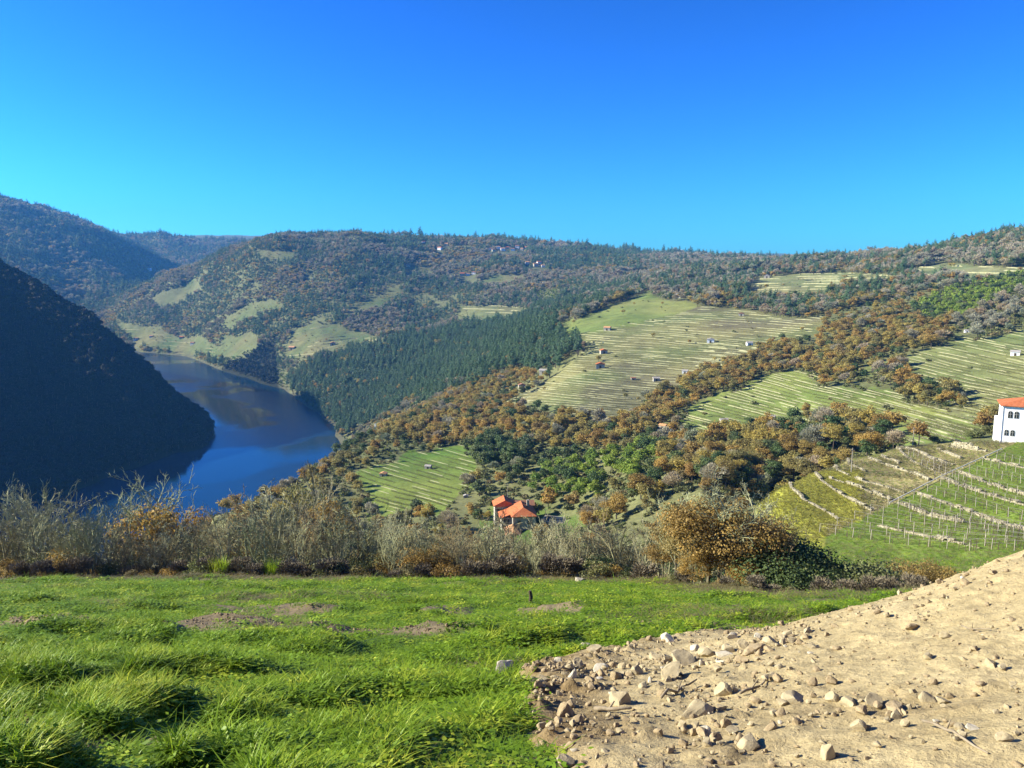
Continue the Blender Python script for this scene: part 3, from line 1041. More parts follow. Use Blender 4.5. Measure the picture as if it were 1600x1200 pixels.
NEARWALLS = [
    [(1229, 756), (1256, 782), (1297, 804), (1308, 812)], [(1271, 738), (1286, 754), (1314, 773), (1344, 790), (1363, 798)], [(1297, 749), (1336, 760), (1369, 773), (1391, 782)],
    [(1292, 729), (1325, 743), (1350, 754), (1380, 760), (1413, 771)], [(1319, 722), (1352, 738)], [(1358, 717), (1388, 729), (1421, 738), (1451, 751)], [(1378, 714), (1405, 725)],
    [(1402, 701), (1424, 721), (1460, 736)], [(1407, 700), (1435, 706), (1457, 718), (1490, 727)], [(1465, 703), (1501, 717)],
    [(1473, 749), (1517, 765), (1550, 776), (1620, 796)], [(1435, 773), (1476, 786), (1517, 801), (1553, 815), (1620, 834)], [(1500, 740), (1545, 757), (1620, 780)], [(1539, 718), (1620, 737)],
    [(1405, 787), (1449, 806), (1504, 817)], [(1374, 823), (1424, 834), (1476, 845), (1531, 856)]]
WALL_WORDS = ['lowest wall across the yellow terrace', 'thick curved wall above the yellow terrace', 'short wall between two curved walls of the brown vines', 'long wall through the brown vines', 'upper short wall in the brown vines', 'stepped wall across the brown vines',
              'short stub of wall in the brown vines', 'steep curved wall near the top of the brown vines', 'topmost long wall of the brown vines', 'short wall below the big retaining wall', 'wall across the green trellis terraces, beside the rail, third up',
              'long wall across the green trellis terraces, second up', 'wall across the green trellis terraces, fourth up', 'highest wall of the green trellis terraces below the white house', 'broken wall where the rail begins', 'overgrown lowest wall of the green trellis terraces']


def dense(pts, n=7):
    out = []
    for a, b in zip(pts[:-1], pts[1:]):
        for t in np.linspace(0, 1, n, endpoint=False):
            out.append((a[0] + (b[0] - a[0]) * t, a[1] + (b[1] - a[1]) * t))
    return out + [pts[-1]]


def build_near_walls():
    for w, words in zip(NEARWALLS, WALL_WORDS):
        pts = [hit(px, py, 96, 195) for px, py in dense(w, 4)]
        stone_course_wall('terrace_wall', pts, 0.42, 'dry stone wall, the ' + words, 'near terrace walls')
    pts = [hit(px, py, 140, 210) for px, py in dense([(1482, 699), (1512, 702), (1541, 706)], 4)]
    stone_course_wall('retaining_wall', pts, 1.5, 'tall pale retaining wall of dry stone beside the white house', 'near terrace walls')




def far_wall(pts, h, r):
    """terrace step: rough stone face on the downhill side, level tread running back into the slope"""
    P = np.array(pts)
    n = len(P)
    d = np.gradient(P, axis=0)
    d /= np.linalg.norm(d, axis=1, keepdims=True) + 1e-9
    nrm = np.stack([-d[:, 1], d[:, 0]], 1)
    up = ground(P[:, 0] + nrm[:, 0] * 2, P[:, 1] + nrm[:, 1] * 2) - ground(P[:, 0] - nrm[:, 0] * 2, P[:, 1] - nrm[:, 1] * 2)
    if up.mean() < 0: nrm = -nrm
    z = ground(P[:, 0], P[:, 1])
    hh = h * r.uniform(0.65, 1.2, n)
    hh[0] *= 0.3; hh[-1] *= 0.3
    rows = []
    for off, dz in ((-0.22, -0.8 + 0 * hh), (-0.15, hh * 0.5), (0.0, hh), (0.16, hh * 1.0), (0.2, -0.6 + 0 * hh)):
        j = r.normal(0, 0.05, n)
        rows.append(np.stack([P[:, 0] + nrm[:, 0] * (off + j), P[:, 1] + nrm[:, 1] * (off + j), z + dz], 1))
    V = np.concatenate(rows)
    F = []
    for a in range(len(rows) - 1):
        for i in range(n - 1):
            F.append((a * n + i, a * n + i + 1, (a + 1) * n + i + 1, (a + 1) * n + i))
    return V, np.array(F)


M['far_stone'] = plain('terrace_stone', (0.18, 0.18, 0.09), (0.34, 0.325, 0.185), 0.25, 0.95, 0.3, 0.05)
WALLFIELDS = [('middle', 0.26, 4.4, 0.42, 0.55, 'middle vineyard below the orange gully strip'), ('strip', 0.13, 6.0, 0.95, 0.75, 'bright strip of the upper vineyard'), ('upper', 0.07, 3.6, 0.42, 0.52, 'upper vineyard beside the pine wood'),
              ('rightup', 0.22, 4.4, 0.42, 0.5, 'terraces above the white house'), ('terr', -0.02, 3.6, 0.7, 0.65, 'highest terraces under the ridge'), ('topr', 0.03, 4.6, 0.9, 0.5, 'fields under the wooded ridge'),
              ('spur', 0.28, 7.0, 0.22, 0.35, 'green spur beside the red-roofed house'), ('pale', -0.2, 6.0, 1.0, 0.8, 'pale terraces under the brown hut'), ('m1', 0.05, 5.0, 1.0, 0.35, 'shore fields across the river'), ('m5', -0.08, 6.0, 1.0, 0.3, 'green field across the river'), ('m6', 0.03, 5.0, 1.0, 0.4, 'small field on the far hill')]
WALL_POLY = {'strip': [(1078, 560), (1120, 530), (1215, 548), (1150, 582), (1085, 578)], 'pale': [(762, 628), (785, 604), (835, 600), (832, 640), (780, 640)]}
VINE_PTS = []


def build_far_walls():
    r = np.random.default_rng(77)
    segs = []
    for key, slope, step, h, fill, words in WALLFIELDS:
        poly = WALL_POLY.get(key) or FIELDS[key]
        xs, ys = np.array([p[0] for p in poly]), np.array([p[1] for p in poly])
        x0, x1 = max(xs.min(), 0), min(xs.max(), 1640)
        xm = (x0 + x1) / 2
        b = ys.min() - abs(slope) * (x1 - x0) / 2
        row = 0
        while b < ys.max() + abs(slope) * (x1 - x0) / 2:
            px = np.arange(x0, x1, 4.0)
            wob = 1.6 * vnoise(px / 60.0, px * 0 + row * 0.35, 701) + 2.0 * vnoise(px / 170.0, px * 0 + row * 0.12, 705)
            py = b + slope * (px - xm) + wob
            ins = in_poly(px, py, poly)
            on = ins & (vnoise(px / 22.0, px * 0 + row * 3.7, 703) * 0.5 + 0.5 < fill + 0.12)
            k = 0
            while k < len(px):
                if on[k]:
                    m = k
                    while m < len(px) and on[m] and m - k < 18: m += 1
                    if m - k >= 3: segs.append((px[k:m], py[k:m], h * r.uniform(0.6, 1.25), words))
                    k = m + 1
                else: k += 1
            if key in ('middle', 'upper', 'rightup', 'spur', 'terr', 'strip'):
                vx = np.arange(x0, x1, 1.5 if key != 'upper' else 1.25)
                vy = b + step * 0.5 + slope * (vx - xm) + np.interp(vx, px, wob)
                g = in_poly(vx, vy, poly) & (vnoise(vx / 30.0, vx * 0 + row * 1.3, 707) > -0.35)
                if g.any(): VINE_PTS.append(np.stack([vx[g], vy[g]], 1))
            b += step * r.uniform(0.8, 1.25)
            row += 1
    allp = hit_many(np.concatenate([s[0] for s in segs]), np.concatenate([s[1] for s in segs]), 190)
    built, off = [], 0
    for px, py, h, words in segs:
        A = allp[off:off + len(px)]
        off += len(px)
        if np.linalg.norm(np.diff(A[:, :2], axis=0), axis=1).max() > A[:, 1].mean() * 0.05: continue
        hh = h * min(max(A[:, 1].mean() / 600.0, 0.75), 1.6)
        V, F = far_wall(A[:, :2], hh, r)
        built.append((len(px) * 4 * hh / A[:, 1].mean(), V, F, words))
    built.sort(key=lambda t: -t[0])
    for _, V, F, words in built[:280]:
        org = V[0].copy()
        o = link('terrace_wall', mesh_np('terrace_wall', V - org, F, [M['far_stone']]), None, org)
        tag(o, 'low dry stone terrace wall in the ' + words, 'stone wall', 'terrace walls: ' + words, 'thing')
    VV_, FF_, n = [], [], 0
    for _, V, F, words in built[280:]:
        VV_.append(V); FF_.append(F + n); n += len(V)
    if VV_:
        tag(link('lesser_terrace_walls', mesh_np('lesser_terrace_walls', np.concatenate(VV_), np.concatenate(FF_), [M['far_stone']])), 'many thin dry stone terrace walls across the far vineyards', 'stone walls', kind='stuff')
    print('walls', len(built))


# ---- trellis rows below the white house
def build_trellis():
    a, b = Vector((1394, 787)), Vector((1561, 705))
    rows = []
    for t in np.linspace(0.02, 0.93, 8):
        s = a.lerp(b, t)
        rows.append((s.x + 8, s.y + 6, s.x + 270, s.y + 6 + 270 * 0.27))
    for t in np.linspace(0.1, 0.95, 5):
        s = Vector((1268, 838)).lerp(Vector((1394, 790)), t)
        rows.append((s.x, s.y, s.x + 300, s.y + 300 * 0.24))
    for k in range(3):
        rows.append((1420 + 20 * k, 716 + 18 * k - 4, 1478 + 20 * k, 737 + 18 * k - 4))
    pm = MB()
    pm.box(-.04, .04, -.04, .04, -0.4, 1.6)
    post_me = bpy.data.meshes.new('post')
    post_me.from_pydata(pm.v, [], pm.f)
    post_me.materials.append(M['wood'])
    r = np.random.default_rng(12)
    words = ['first row of trellis at the foot of the rail', 'second row up the rail', 'third row up the rail', 'fourth row up the rail', 'fifth row up the rail', 'sixth row up the rail', 'seventh row up the rail', 'top row under the white house',
             'lowest row above the brown shrubs', 'second lowest row above the brown shrubs', 'third lowest row above the brown shrubs', 'fourth lowest row above the brown shrubs', 'fifth lowest row above the brown shrubs', 'highest short row in the brown vines', 'middle short row in the brown vines', 'lowest short row in the brown vines']
    for (x0, y0, x1, y1), wd in zip(rows, words):
        A, B = hit(x0, y0, 98, 200), hit(min(x1, 1660), y0 + (min(x1, 1660) - x0) / (x1 - x0) * (y1 - y0), 98, 200)
        L = math.hypot(B.x - A.x, B.y - A.y)
        n = max(3, int(L / 2.6))
        e = anchor('trellis_row', A, 0, 'vine trellis on pale posts, ' + wd, 'trellis', 'trellis rows')
        tops = []
        for i in range(n + 1):
            t = i / n
            x, y = A.x + (B.x - A.x) * t + r.uniform(-.12, .12), A.y + (B.y - A.y) * t + r.uniform(-.12, .12)
            p = Vector((x, y, float(ground(x, y)))) - A
            o = link('post', post_me, e, p)
            o.rotation_euler = (r.uniform(-.05, .05), r.uniform(-.05, .05), r.uniform(0, 1))
            tops.append(p)
        for hgt in (1.0, 1.6):
            m = MB()
            m.tube([p + Vector((0, 0, hgt)) for p in tops], 0.018, 3)
            m.build('wire', M['wire'], e)
        m = MB()
        for i in range(n):
            for q in range(7):
                t = r.uniform(0, 1)
                b0 = tops[i].lerp(tops[i + 1], t)
                v = b0 + Vector((r.uniform(-.1, .1), r.uniform(-.1, .1), 0.9))
                e1 = b0 + Vector((r.uniform(-.9, .9), r.uniform(-.3, .3), r.uniform(1.35, 1.75)))
                if q < 2:
                    m.tube([b0 + Vector((0, 0, -.1)), v], [0.05, 0.035], 3)
                m.tube([v, (v + e1) / 2 + Vector((0, 0, .15)), e1], [0.025, 0.02, 0.012], 3)
        m.build('vine_canes', M['dark_wood'], e)
    # the rail that climbs the terraces
    e = anchor('rail_track', hit(1390, 789, 98, 200), 0, 'thin pale monorail climbing beside the trellis terraces to the white house', 'rail')
    m, prev = MB(), None
    pts = [hit(px, py, 98, 200) - e.location for px, py in dense([(1390, 789), (1473, 746), (1565, 704)], 9)]
    m.tube([p + Vector((0, 0, .45)) for p in pts], 0.09, 4)
    m.build('rail', M['concrete'], e)
    for p in pts[::2]:
        mm = MB(); mm.tube([p + Vector((0, 0, -.4)), p + Vector((0, 0, .44))], 0.05, 4)
        mm.build('support', M['concrete'], e)


POLES = [(793, 800, 755, 'thin mast behind the red-roofed house'), (1198, 765, 738, 'pale pole in the dark trees beside the yellow terrace'), (1426, 698, 668, 'thin pole on the edge above the brown vines'), (1330, 738, 700, 'pale bare pole in the oak row')]


def build_poles():
    for px, py, top, lab in POLES:
        P = hit(px, py, 110, 330)
        h = (py - top) * P.y / FPX * 1.05
        m = MB()
        m.tube([(0, 0, -.5), (0, 0, h)], [0.11, 0.07], 6)
        o = m.build('utility_pole', M['wood'], None, False, P)
        m2 = MB(); m2.box(-.5, .5, -.04, .04, h - .5, h - .4)
        m2.build('cross_arm', M['wood'], o)
        tag(o, lab, 'pole')


build_white_house()
build_red_house()
build_huts()
build_village()
build_near_walls()
build_far_walls()
build_trellis()
build_poles()

# ------------------------------------------------------------------ trees
OAK = [(0.0, (0.329, 0.227, 0.067)), (0.2, (0.464, 0.296, 0.073)), (0.4, (0.329, 0.282, 0.091)), (0.6, (0.439, 0.338, 0.079)), (0.8, (0.244, 0.227, 0.085)), (1.0, (0.378, 0.234, 0.073))]
M['oak_leaf'] = leaf_mat('oak_leaf', OAK, 0.42, 0.35)
M['pine_leaf'] = leaf_mat('pine_needles', [(0, (0.086, 0.156, 0.066)), (0.5, (0.117, 0.195, 0.077)), (1, (0.110, 0.173, 0.094))], 0.12, 0.35)
M['grey_leaf'] = leaf_mat('bare_twigs', [(0, (0.300, 0.294, 0.198)), (0.4, (0.372, 0.336, 0.228)), (0.7, (0.396, 0.300, 0.180)), (1, (0.276, 0.306, 0.186))], 0.15, 0.4, 0.75)
M['ever_leaf'] = leaf_mat('evergreen_leaf', [(0, (0.06, 0.105, 0.035)), (0.4, (0.09, 0.135, 0.042)), (0.7, (0.14, 0.165, 0.055)), (1, (0.08, 0.115, 0.05))], 0.25, 0.5, 0.7)
M['bright_leaf'] = leaf_mat('bright_green_leaf', [(0, (0.198, 0.286, 0.039)), (0.5, (0.264, 0.330, 0.044)), (1, (0.165, 0.253, 0.044))], 0.3, 0.5)
M['shrub_leaf'] = leaf_mat('shrub_leaf', [(0, (0.19, 0.185, 0.075)), (0.35, (0.14, 0.165, 0.055)), (0.6, (0.24, 0.19, 0.085)), (0.8, (0.17, 0.20, 0.06)), (1, (0.13, 0.14, 0.06))], 0.25, 0.6, 0.75)
M['shade_toned_leaf'] = leaf_mat('shade_toned_foliage', [(0, (0.007, 0.013, 0.007)), (0.6, (0.011, 0.017, 0.008)), (1, (0.016, 0.016, 0.010))], 0.1, 0.4)  # leaf colour darkened to carry the shade of the left hill
M['bark'] = plain('bark', (0.05, 0.04, 0.03), (0.12, 0.10, 0.08), 3.0)
M['lichen_bark'] = plain('lichen_bark', (0.20, 0.18, 0.11), (0.50, 0.50, 0.31), 1.6, 0.95, 0.4, 0.01)


def unit(n, r):
    v = r.normal(size=(n, 3))
    return v / np.linalg.norm(v, axis=1, keepdims=True)


def quads(P, N, size, r, aspect=1.0, up=0.0):
    """leaf faces at P, facing about N"""
    n = len(P)
    a = unit(n, r)
    if up: a = a + np.array((0, 0, up)); a /= np.linalg.norm(a, axis=1, keepdims=True)
    a = a - N * (a * N).sum(1, keepdims=True)
    a /= np.linalg.norm(a, axis=1, keepdims=True) + 1e-9
    b = np.cross(N, a)
    s = size * r.uniform(0.6, 1.4, n)[:, None]
    a, b = a * s, b * s * aspect
    k = r.uniform(-0.3, 0.3, (n, 1))
    V = np.stack([P - a, P - b + a * k, P + a, P + b - a * k], 1).reshape(-1, 3)
    F = np.arange(4 * n).reshape(n, 4)
    return V, F


def crown_np(kind, H, W, n, leaf, r):
    """leaf faces of a crown standing on the origin, H high and W wide"""
    if kind == 'pine':
        k = 16
        t = np.linspace(0.34, 0.97, k)
        rad = W * 0.5 * (1.08 - t) ** 0.75 * 1.1
        an = r.uniform(0, 6.28, k)
        L = np.stack([np.cos(an) * rad * 0.55, np.sin(an) * rad * 0.55, t * H, rad * 0.62], 1)
    elif kind == 'shrub':
        k = 9
        an = r.uniform(0, 6.28, k); rr = np.sqrt(r.uniform(0, 1, k)) * W * 0.36
        L = np.stack([np.cos(an) * rr, np.sin(an) * rr, r.uniform(0.25, 0.68, k) * H, r.uniform(0.16, 0.28, k) * W], 1)
    else:
        k = 17
        d = unit(k, r)
        q = r.uniform(0.25, 0.72, k)[:, None]
        c = d * q * np.array((W / 2, W / 2, H * 0.42)) + np.array((0, 0, H * 0.53))
        L = np.concatenate([c, (r.uniform(0.15, 0.25, k) * W)[:, None]], 1)
    p = L[:, 3] ** 2
    ch = r.choice(len(L), n, p=p / p.sum())
    d = unit(n, r)
    d[:, 2] = np.abs(d[:, 2]) * 0.6 + d[:, 2] * 0.4
    P = L[ch, :3] + d * L[ch, 3:4] * r.uniform(0.55, 1.08, (n, 1)) * np.array((1, 1, 0.85))
    P[:, 2] = np.maximum(P[:, 2], 0.05 * H)
    if kind == 'grey':
        out = P - np.array((0, 0, H * 0.2))
        out /= np.linalg.norm(out, axis=1, keepdims=True)
        ax = out + 0.5 * unit(n, r)
        ax /= np.linalg.norm(ax, axis=1, keepdims=True)
        sd = np.cross(ax, unit(n, r)); sd /= np.linalg.norm(sd, axis=1, keepdims=True)
        s = leaf * r.uniform(0.7, 1.5, (n, 1))
        V = np.stack([P - ax * s * 1.6, P - sd * s * 0.28, P + ax * s * 1.6, P + sd * s * 0.28], 1).reshape(-1, 3)
        return V, np.arange(4 * n).reshape(n, 4)
    N = d + 0.75 * unit(n, r)
    N /= np.linalg.norm(N, axis=1, keepdims=True)
    return quads(P, N, leaf, r, 0.8 if kind != 'pine' else 0.45)


def trunk_mb(H, W, rad, r, limbs=5, start=0.3, sides=5):
    m = MB()
    top = Vector((r.uniform(-.06, .06) * H, r.uniform(-.06, .06) * H, H * 0.8))
    pts = [Vector((0, 0, -0.05 * H)), Vector((r.uniform(-.02, .02) * H, r.uniform(-.02, .02) * H, H * 0.3)), top * 0.65 + Vector((0, 0, 0.02)), top]
    m.tube(pts, [rad * 1.25, rad, rad * 0.65, rad * 0.2], sides)
    for i in range(limbs):
        t = start + (0.8 - start) * i / max(limbs - 1, 1) * 0.9
        a = i * 2.4 + r.uniform(0, 1)
        b0 = Vector((top.x * t, top.y * t, H * t))
        ln = W * 0.42 * r.uniform(0.7, 1.0)
        e = b0 + Vector((math.cos(a) * ln, math.sin(a) * ln, ln * r.uniform(0.35, 0.8)))
        m.tube([b0, (b0 + e) / 2 + Vector((0, 0, -0.04 * H)), e], [rad * 0.45, rad * 0.3, rad * 0.1], 4)
    return m


def tree_meshes(kind, leafmat, H, W, n, leaf, seed, barkmat='bark', trunk=True, limbs=5, rad=None):
    """(whole, trunk, crown) meshes"""
    r = np.random.default_rng(seed)
    V, F = crown_np(kind, H, W, n, leaf, r)
    cm = mesh_np('crown', V, F, [M[leafmat]])
    m = trunk_mb(H, W, rad or H * 0.018, r, limbs, 0.3, 4 if n < 300 else 6)
    tv = np.array(m.v)
    tm = bpy.data.meshes.new('trunk')
    tm.from_pydata(m.v, [], m.f)
    tm.materials.append(M[barkmat])
    quad = [f for f in m.f if len(f) == 4]
    allv = np.concatenate([V, tv])
    fq = np.concatenate([F, np.array(quad) + len(V)])
    wm = mesh_np('tree', allv, fq, [M[leafmat], M[barkmat]], False, [0] * len(F) + [1] * len(quad))
    return wm, tm, cm


SPEC = {  # kind: (shape, leaf material, height, width)
    'oak_tree': ('round', 'oak_leaf', 8.5, 8.0), 'pine_tree': ('pine', 'pine_leaf', 12.0, 6.4), 'leafless_tree': ('grey', 'grey_leaf', 9.0, 8.4),
    'evergreen_tree': ('round', 'ever_leaf', 8.0, 7.4), 'green_tree': ('round', 'bright_leaf', 6.5, 6.5), 'shrub': ('shrub', 'shrub_leaf', 3.2, 5.0), 'dark_tree': ('round', 'shade_toned_leaf', 11.0, 9.0)}
LOD = {}
for _i, (_k, (_s, _m, _H, _W)) in enumerate(SPEC.items()):
    g = 1.0 if _s != 'grey' else 1.7
    LOD[_k] = {'far': [tree_meshes(_s, _m, _H, _W, int(150 * g), 0.08 * _W * (1.25 if _s == 'pine' else 1.0), 100 * _i + j, limbs=2) for j in range(3)],
               'mid': [tree_meshes(_s, _m, _H, _W, int(1300 * g), 0.036 * _W * (1.2 if _s == 'pine' else 1.0), 100 * _i + 10 + j) for j in range(3)]}
for _k in ('oak_tree', 'evergreen_tree', 'green_tree', 'leafless_tree', 'pine_tree', 'shrub'):
    _s, _m, _H, _W = SPEC[_k]
    LOD[_k]['near'] = [tree_meshes(_s, _m, _H, _W, 5200 if _s != 'grey' else 5200, 0.0195 * _W, 900 + len(_k) + j * 13, limbs=9) for j in range(2)]

SRC = {}


def sources(key, meshes):
    """a collection of source meshes for scattering; never linked to the scene"""
    if key not in SRC:
        c = bpy.data.collections.new('source_' + key)
        for i, me in enumerate(meshes):
            o = bpy.data.objects.new('source_%s_%02d' % (key, i), me)
            c.objects.link(o)
        SRC[key] = c
    return SRC[key]


def scatter(name, coll, P, rotz, scale, idx, label, cat, tilt=None):
    n = len(P)
    me = bpy.data.meshes.new(name)
    me.vertices.add(n)
    me.vertices.foreach_set('co', np.asarray(P, np.float32).ravel())
    a = me.attributes.new('rot', 'FLOAT_VECTOR', 'POINT')
    rot = np.zeros((n, 3), np.float32)
    rot[:, 2] = rotz
    if tilt is not None: rot[:, 0] = tilt
    a.data.foreach_set('vector', rot.ravel())
    a = me.attributes.new('scl', 'FLOAT_VECTOR', 'POINT')
    scale = np.asarray(scale, np.float32)
    if scale.ndim == 1: scale = np.repeat(scale[:, None], 3, 1)
    a.data.foreach_set('vector', scale.ravel())
    a = me.attributes.new('pick', 'INT', 'POINT')
    a.data.foreach_set('value', np.asarray(idx, np.int32))
    me.update()
    o = link(name, me)
    ng = bpy.data.node_groups.new(name, 'GeometryNodeTree')
    ng.interface.new_socket('Geometry', in_out='INPUT', socket_type='NodeSocketGeometry')
    ng.interface.new_socket('Geometry', in_out='OUTPUT', socket_type='NodeSocketGeometry')
    N = ng.nodes
    gi, go = N.new('NodeGroupInput'), N.new('NodeGroupOutput')
    ip, ci = N.new('GeometryNodeInstanceOnPoints'), N.new('GeometryNodeCollectionInfo')
    ci.inputs['Collection'].default_value = coll
    ci.inputs['Separate Children'].default_value = True
    ci.inputs['Reset Children'].default_value = True
    ip.inputs['Pick Instance'].default_value = True
    for nm, dt, sock in (('rot', 'FLOAT_VECTOR', 'Rotation'), ('scl', 'FLOAT_VECTOR', 'Scale'), ('pick', 'INT', 'Instance Index')):
        na = N.new('GeometryNodeInputNamedAttribute')
        na.data_type = dt
        na.inputs['Name'].default_value = nm
        ng.links.new(na.outputs['Attribute'], ip.inputs[sock])
    ng.links.new(gi.outputs[0], ip.inputs['Points'])
    ng.links.new(ci.outputs[0], ip.inputs['Instance'])
    ng.links.new(ip.outputs[0], go.inputs[0])
    md = o.modifiers.new('scatter', 'NODES')
    md.node_group = ng
    tag(o, label, cat, kind='stuff')
    return o


def place_tree(kind, lod, j, P, rz, sxy, sz, label, cat, group, parts):
    w, t, c = LOD[kind][lod][j]
    if parts:
        e = bpy.data.objects.new(kind, None)
        COL.objects.link(e)
        link('trunk', t, e)
        link('crown', c, e)
    else:
        e = link(kind, w)
    e.location = P
    e.rotation_euler = (0, 0, rz)
    e.scale = (sxy, sxy * (0.8 + 0.4 * (rz * 7.3 % 1.0)), sz)
    tag(e, label, cat, group)
    return e


# horizon of the land along every line of sight: trees behind it are never seen
SLOPE = ZZ / YY
RUNMAX = np.maximum.accumulate(SLOPE, axis=0)


def visible(X, Y, Z, h):
    u = X / Y
    i = np.clip(np.round(np.interp(u, GU, np.arange(NU))).astype(int), 0, NU - 1)
    j = np.clip(((np.log(Y) - V0) / (V1 - V0) * (NV - 1)).astype(int) - 1, 0, NV - 1)
    # look a step to either side as well
    m = np.minimum(np.minimum(RUNMAX[j, np.clip(i - 3, 0, NU - 1)], RUNMAX[j, i]), RUNMAX[j, np.clip(i + 3, 0, NU - 1)])
    return (Z + h) / Y > m - 4.0 / Y


def jgrid(y0, y1, step, umax=0.78):
    xs = np.arange(-umax * y1, umax * y1, step)
    ys = np.arange(y0, y1, step)
    X, Y = np.meshgrid(xs, ys)
    X = (X + rng.uniform(-0.48, 0.48, X.shape) * step).ravel()
    Y = (Y + rng.uniform(-0.48, 0.48, Y.shape) * step).ravel()
    k = (np.abs(X) < umax * Y) & (Y > y0)
    return X[k], Y[k]


CATN = {'oak_tree': 'oak tree', 'pine_tree': 'pine tree', 'leafless_tree': 'leafless tree', 'evergreen_tree': 'evergreen tree', 'green_tree': 'leafy tree', 'shrub': 'shrub', 'dark_tree': 'shaded tree'}


def forest():
    XA, YA, KA, SA, ZA, ZN = [], [], [], [], [], []
    kinds = list(SPEC)
    for y0, y1, st, big in ((62, 230, 4.6, 1.0), (230, 700, 6.0, 1.0), (110, 560, 3.5, -1.0), (700, 1300, 6.4, 1.12), (1300, 2800, 8.2, 1.38), (2800, 5300, 18.0, 2.5)):
        under = big < 0
        big = abs(big)
        X, Y = jgrid(y0, y1, st)
        Z = ground(X, Y)
        k = (Z > WATER + 0.7) & visible(X, Y, Z, 10)
        X, Y, Z = X[k], Y[k], Z[k]
        fid, wid, dark = cover(X, Y, Z)
        n = len(X)
        q = rng.uniform(0, 1, n)
        c1 = fbm(X / 110, Y / 110, 201, 3) * 0.9 + 0.5
        c2 = fbm(X / 160, Y / 160, 207, 3) * 0.9 + 0.5
        kind = np.full(n, 2)                             # leafless
        kind = np.where(q + 0.9 * (c1 - 0.5) < np.where(Y > 1300, 0.10, 0.20), 0, kind)            # oak
        kind = np.where((q > 0.28) & (c2 + 0.5 * (q - 0.5) > 0.56), 1, kind)            # pine
        kind = np.where((q > 0.72) & (kind == 2), 3, kind)
        pxx, _ = project(X, Y, Z)
        kind = np.where((kind == 1) & (pxx > 980) & (Y < 2300) & (q < 0.75), np.where(q < 0.5, 2, 3), kind)
        keep = np.ones(n, bool)
        sc = rng.uniform(0.7, 1.2, n) * big
        zone = np.full(n, 'hill', dtype=object)
        # clearings and low scrub break up the hill woods
        clr = fbm(X / 75, Y / 95, 211, 3)
        op = (Y > 800) & (clr > 0.46) & (wid < 0) & ~dark
        keep &= ~(op & (rng.uniform(0, 1, n) < 0.5))
        kind = np.where(op & (q < 0.6), 5, kind)
        sc = np.where(op, sc * 0.75, sc * np.where(Y > 800, 1.0 + 0.35 * np.maximum(-clr, 0), 1))
        sc = sc * np.where(Y > 700, 1 + 0.45 * fbm(X / 38, Y / 38, 225, 2), 1)
        # scrubby middle distance
        mid = (Y < 700) & (fid < 0) & (wid < 0) & ~dark
        qm = rng.uniform(0, 1, n)
        km = np.select([qm < 0.24 + 0.5 * (c1 - 0.5), qm < 0.38, qm < 0.44], [0, 3, 2], 5)
        kind = np.where(mid, km, kind)
        sc = np.where(mid, sc * 0.8, sc)
        zone = np.where(mid, 'slope', zone)
        keep &= ~(mid & (rng.uniform(0, 1, n) < 0.25 + 0.4 * sstep(0.1, 0.4, fbm(X / 28, Y / 28, 219, 2))))
        # just beyond the meadow: scrub hidden by the nearer trees
        # woods
        for i, wn_ in enumerate(WNM):
            s = wid == i
            if wn_ == 'pine':
                kind = np.where(s, np.where(q < 0.93, 1, 0), kind)
                sc = np.where(s, rng.uniform(0.85, 1.3, n) * big * 1.12, sc)
            elif wn_ in ('autumn', 'autumn2', 'autumn3', 'autumn4', 'clump'):
                kind = np.where(s, np.select([q + 0.4 * (c1 - 0.5) < 0.66, q < 0.80, q < 0.86], [0, 3, 2], 5), kind)
                sc = np.where(s, rng.uniform(0.5, 1.1, n), sc)
            elif wn_ == 'ever':
                kind = np.where(s, 3, kind); sc = np.where(s, rng.uniform(0.9, 1.3, n), sc)
            elif wn_ in ('bright', 'bright2', 'green', 'shoregreen'):
                kind = np.where(s, np.where(q < 0.8, 4, 3), kind)
                sc = np.where(s, rng.uniform(0.65, 1.05, n), sc)
            elif wn_ == 'scrub':
                kind = np.where(s, np.where(q < 0.8, 5, 2), kind)
            zone = np.where(s, wn_, zone)
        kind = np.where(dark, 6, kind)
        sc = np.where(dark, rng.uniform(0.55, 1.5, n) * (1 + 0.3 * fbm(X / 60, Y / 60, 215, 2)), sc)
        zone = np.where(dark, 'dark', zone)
        if under:        # bushes between the trees
            kind = np.where(q < 0.84, 5, np.where(q < 0.92, 4, 3))
            sc = rng.uniform(0.3, 0.62, n) * np.where(kind == 5, 1.0, 0.55)
            keep &= (fid < 0) & ~dark & (rng.uniform(0, 1, n) < 0.8)
        # open ground: a few bushes only
        f = fid >= 0
        kind = np.where(f, np.where(q < 0.35, 0, 5), kind)
        sc = np.where(f, rng.uniform(0.35, 0.8, n), sc)
        zone = np.where(f, 'field', zone)
        pr = np.where(Y > 1300, 0.05 + 0.5 * sstep(0.0, 0.4, fbm(X / 50, Y / 50, 221, 3)), 0.025)
        pr = np.where(fid == FN.index('lawn'), 0.3, pr)
        keep &= ~(f & (rng.uniform(0, 1, n) > pr))
        keep &= ~near_vineyard(X, Y)
        # the slope right below the vineyard keeps low
        px, py = project(X, Y, Z)
        keep &= ~((Y < 98) & (px > 1100) & (Z > -0.37 * Y))
        keep &= ~((px > 1230) & (Y < 150))
        vis = (px > 1140) & (px < 1260) & (Y < 160)
        kind = np.where(vis, 5, kind)
        low = (Y < 190)
        sc = np.where(low, sc * 0.62, sc)
        kind = np.where(low & (kind == 1), 5, kind)
        for (kx, ky, kr) in KEEPOUT:
            keep &= (X - kx) ** 2 + (Y - ky) ** 2 > kr * kr
        for arr, v in ((XA, X), (YA, Y), (ZA, Z), (KA, kind), (SA, sc), (ZN, zone)):
            arr.append(v[keep])
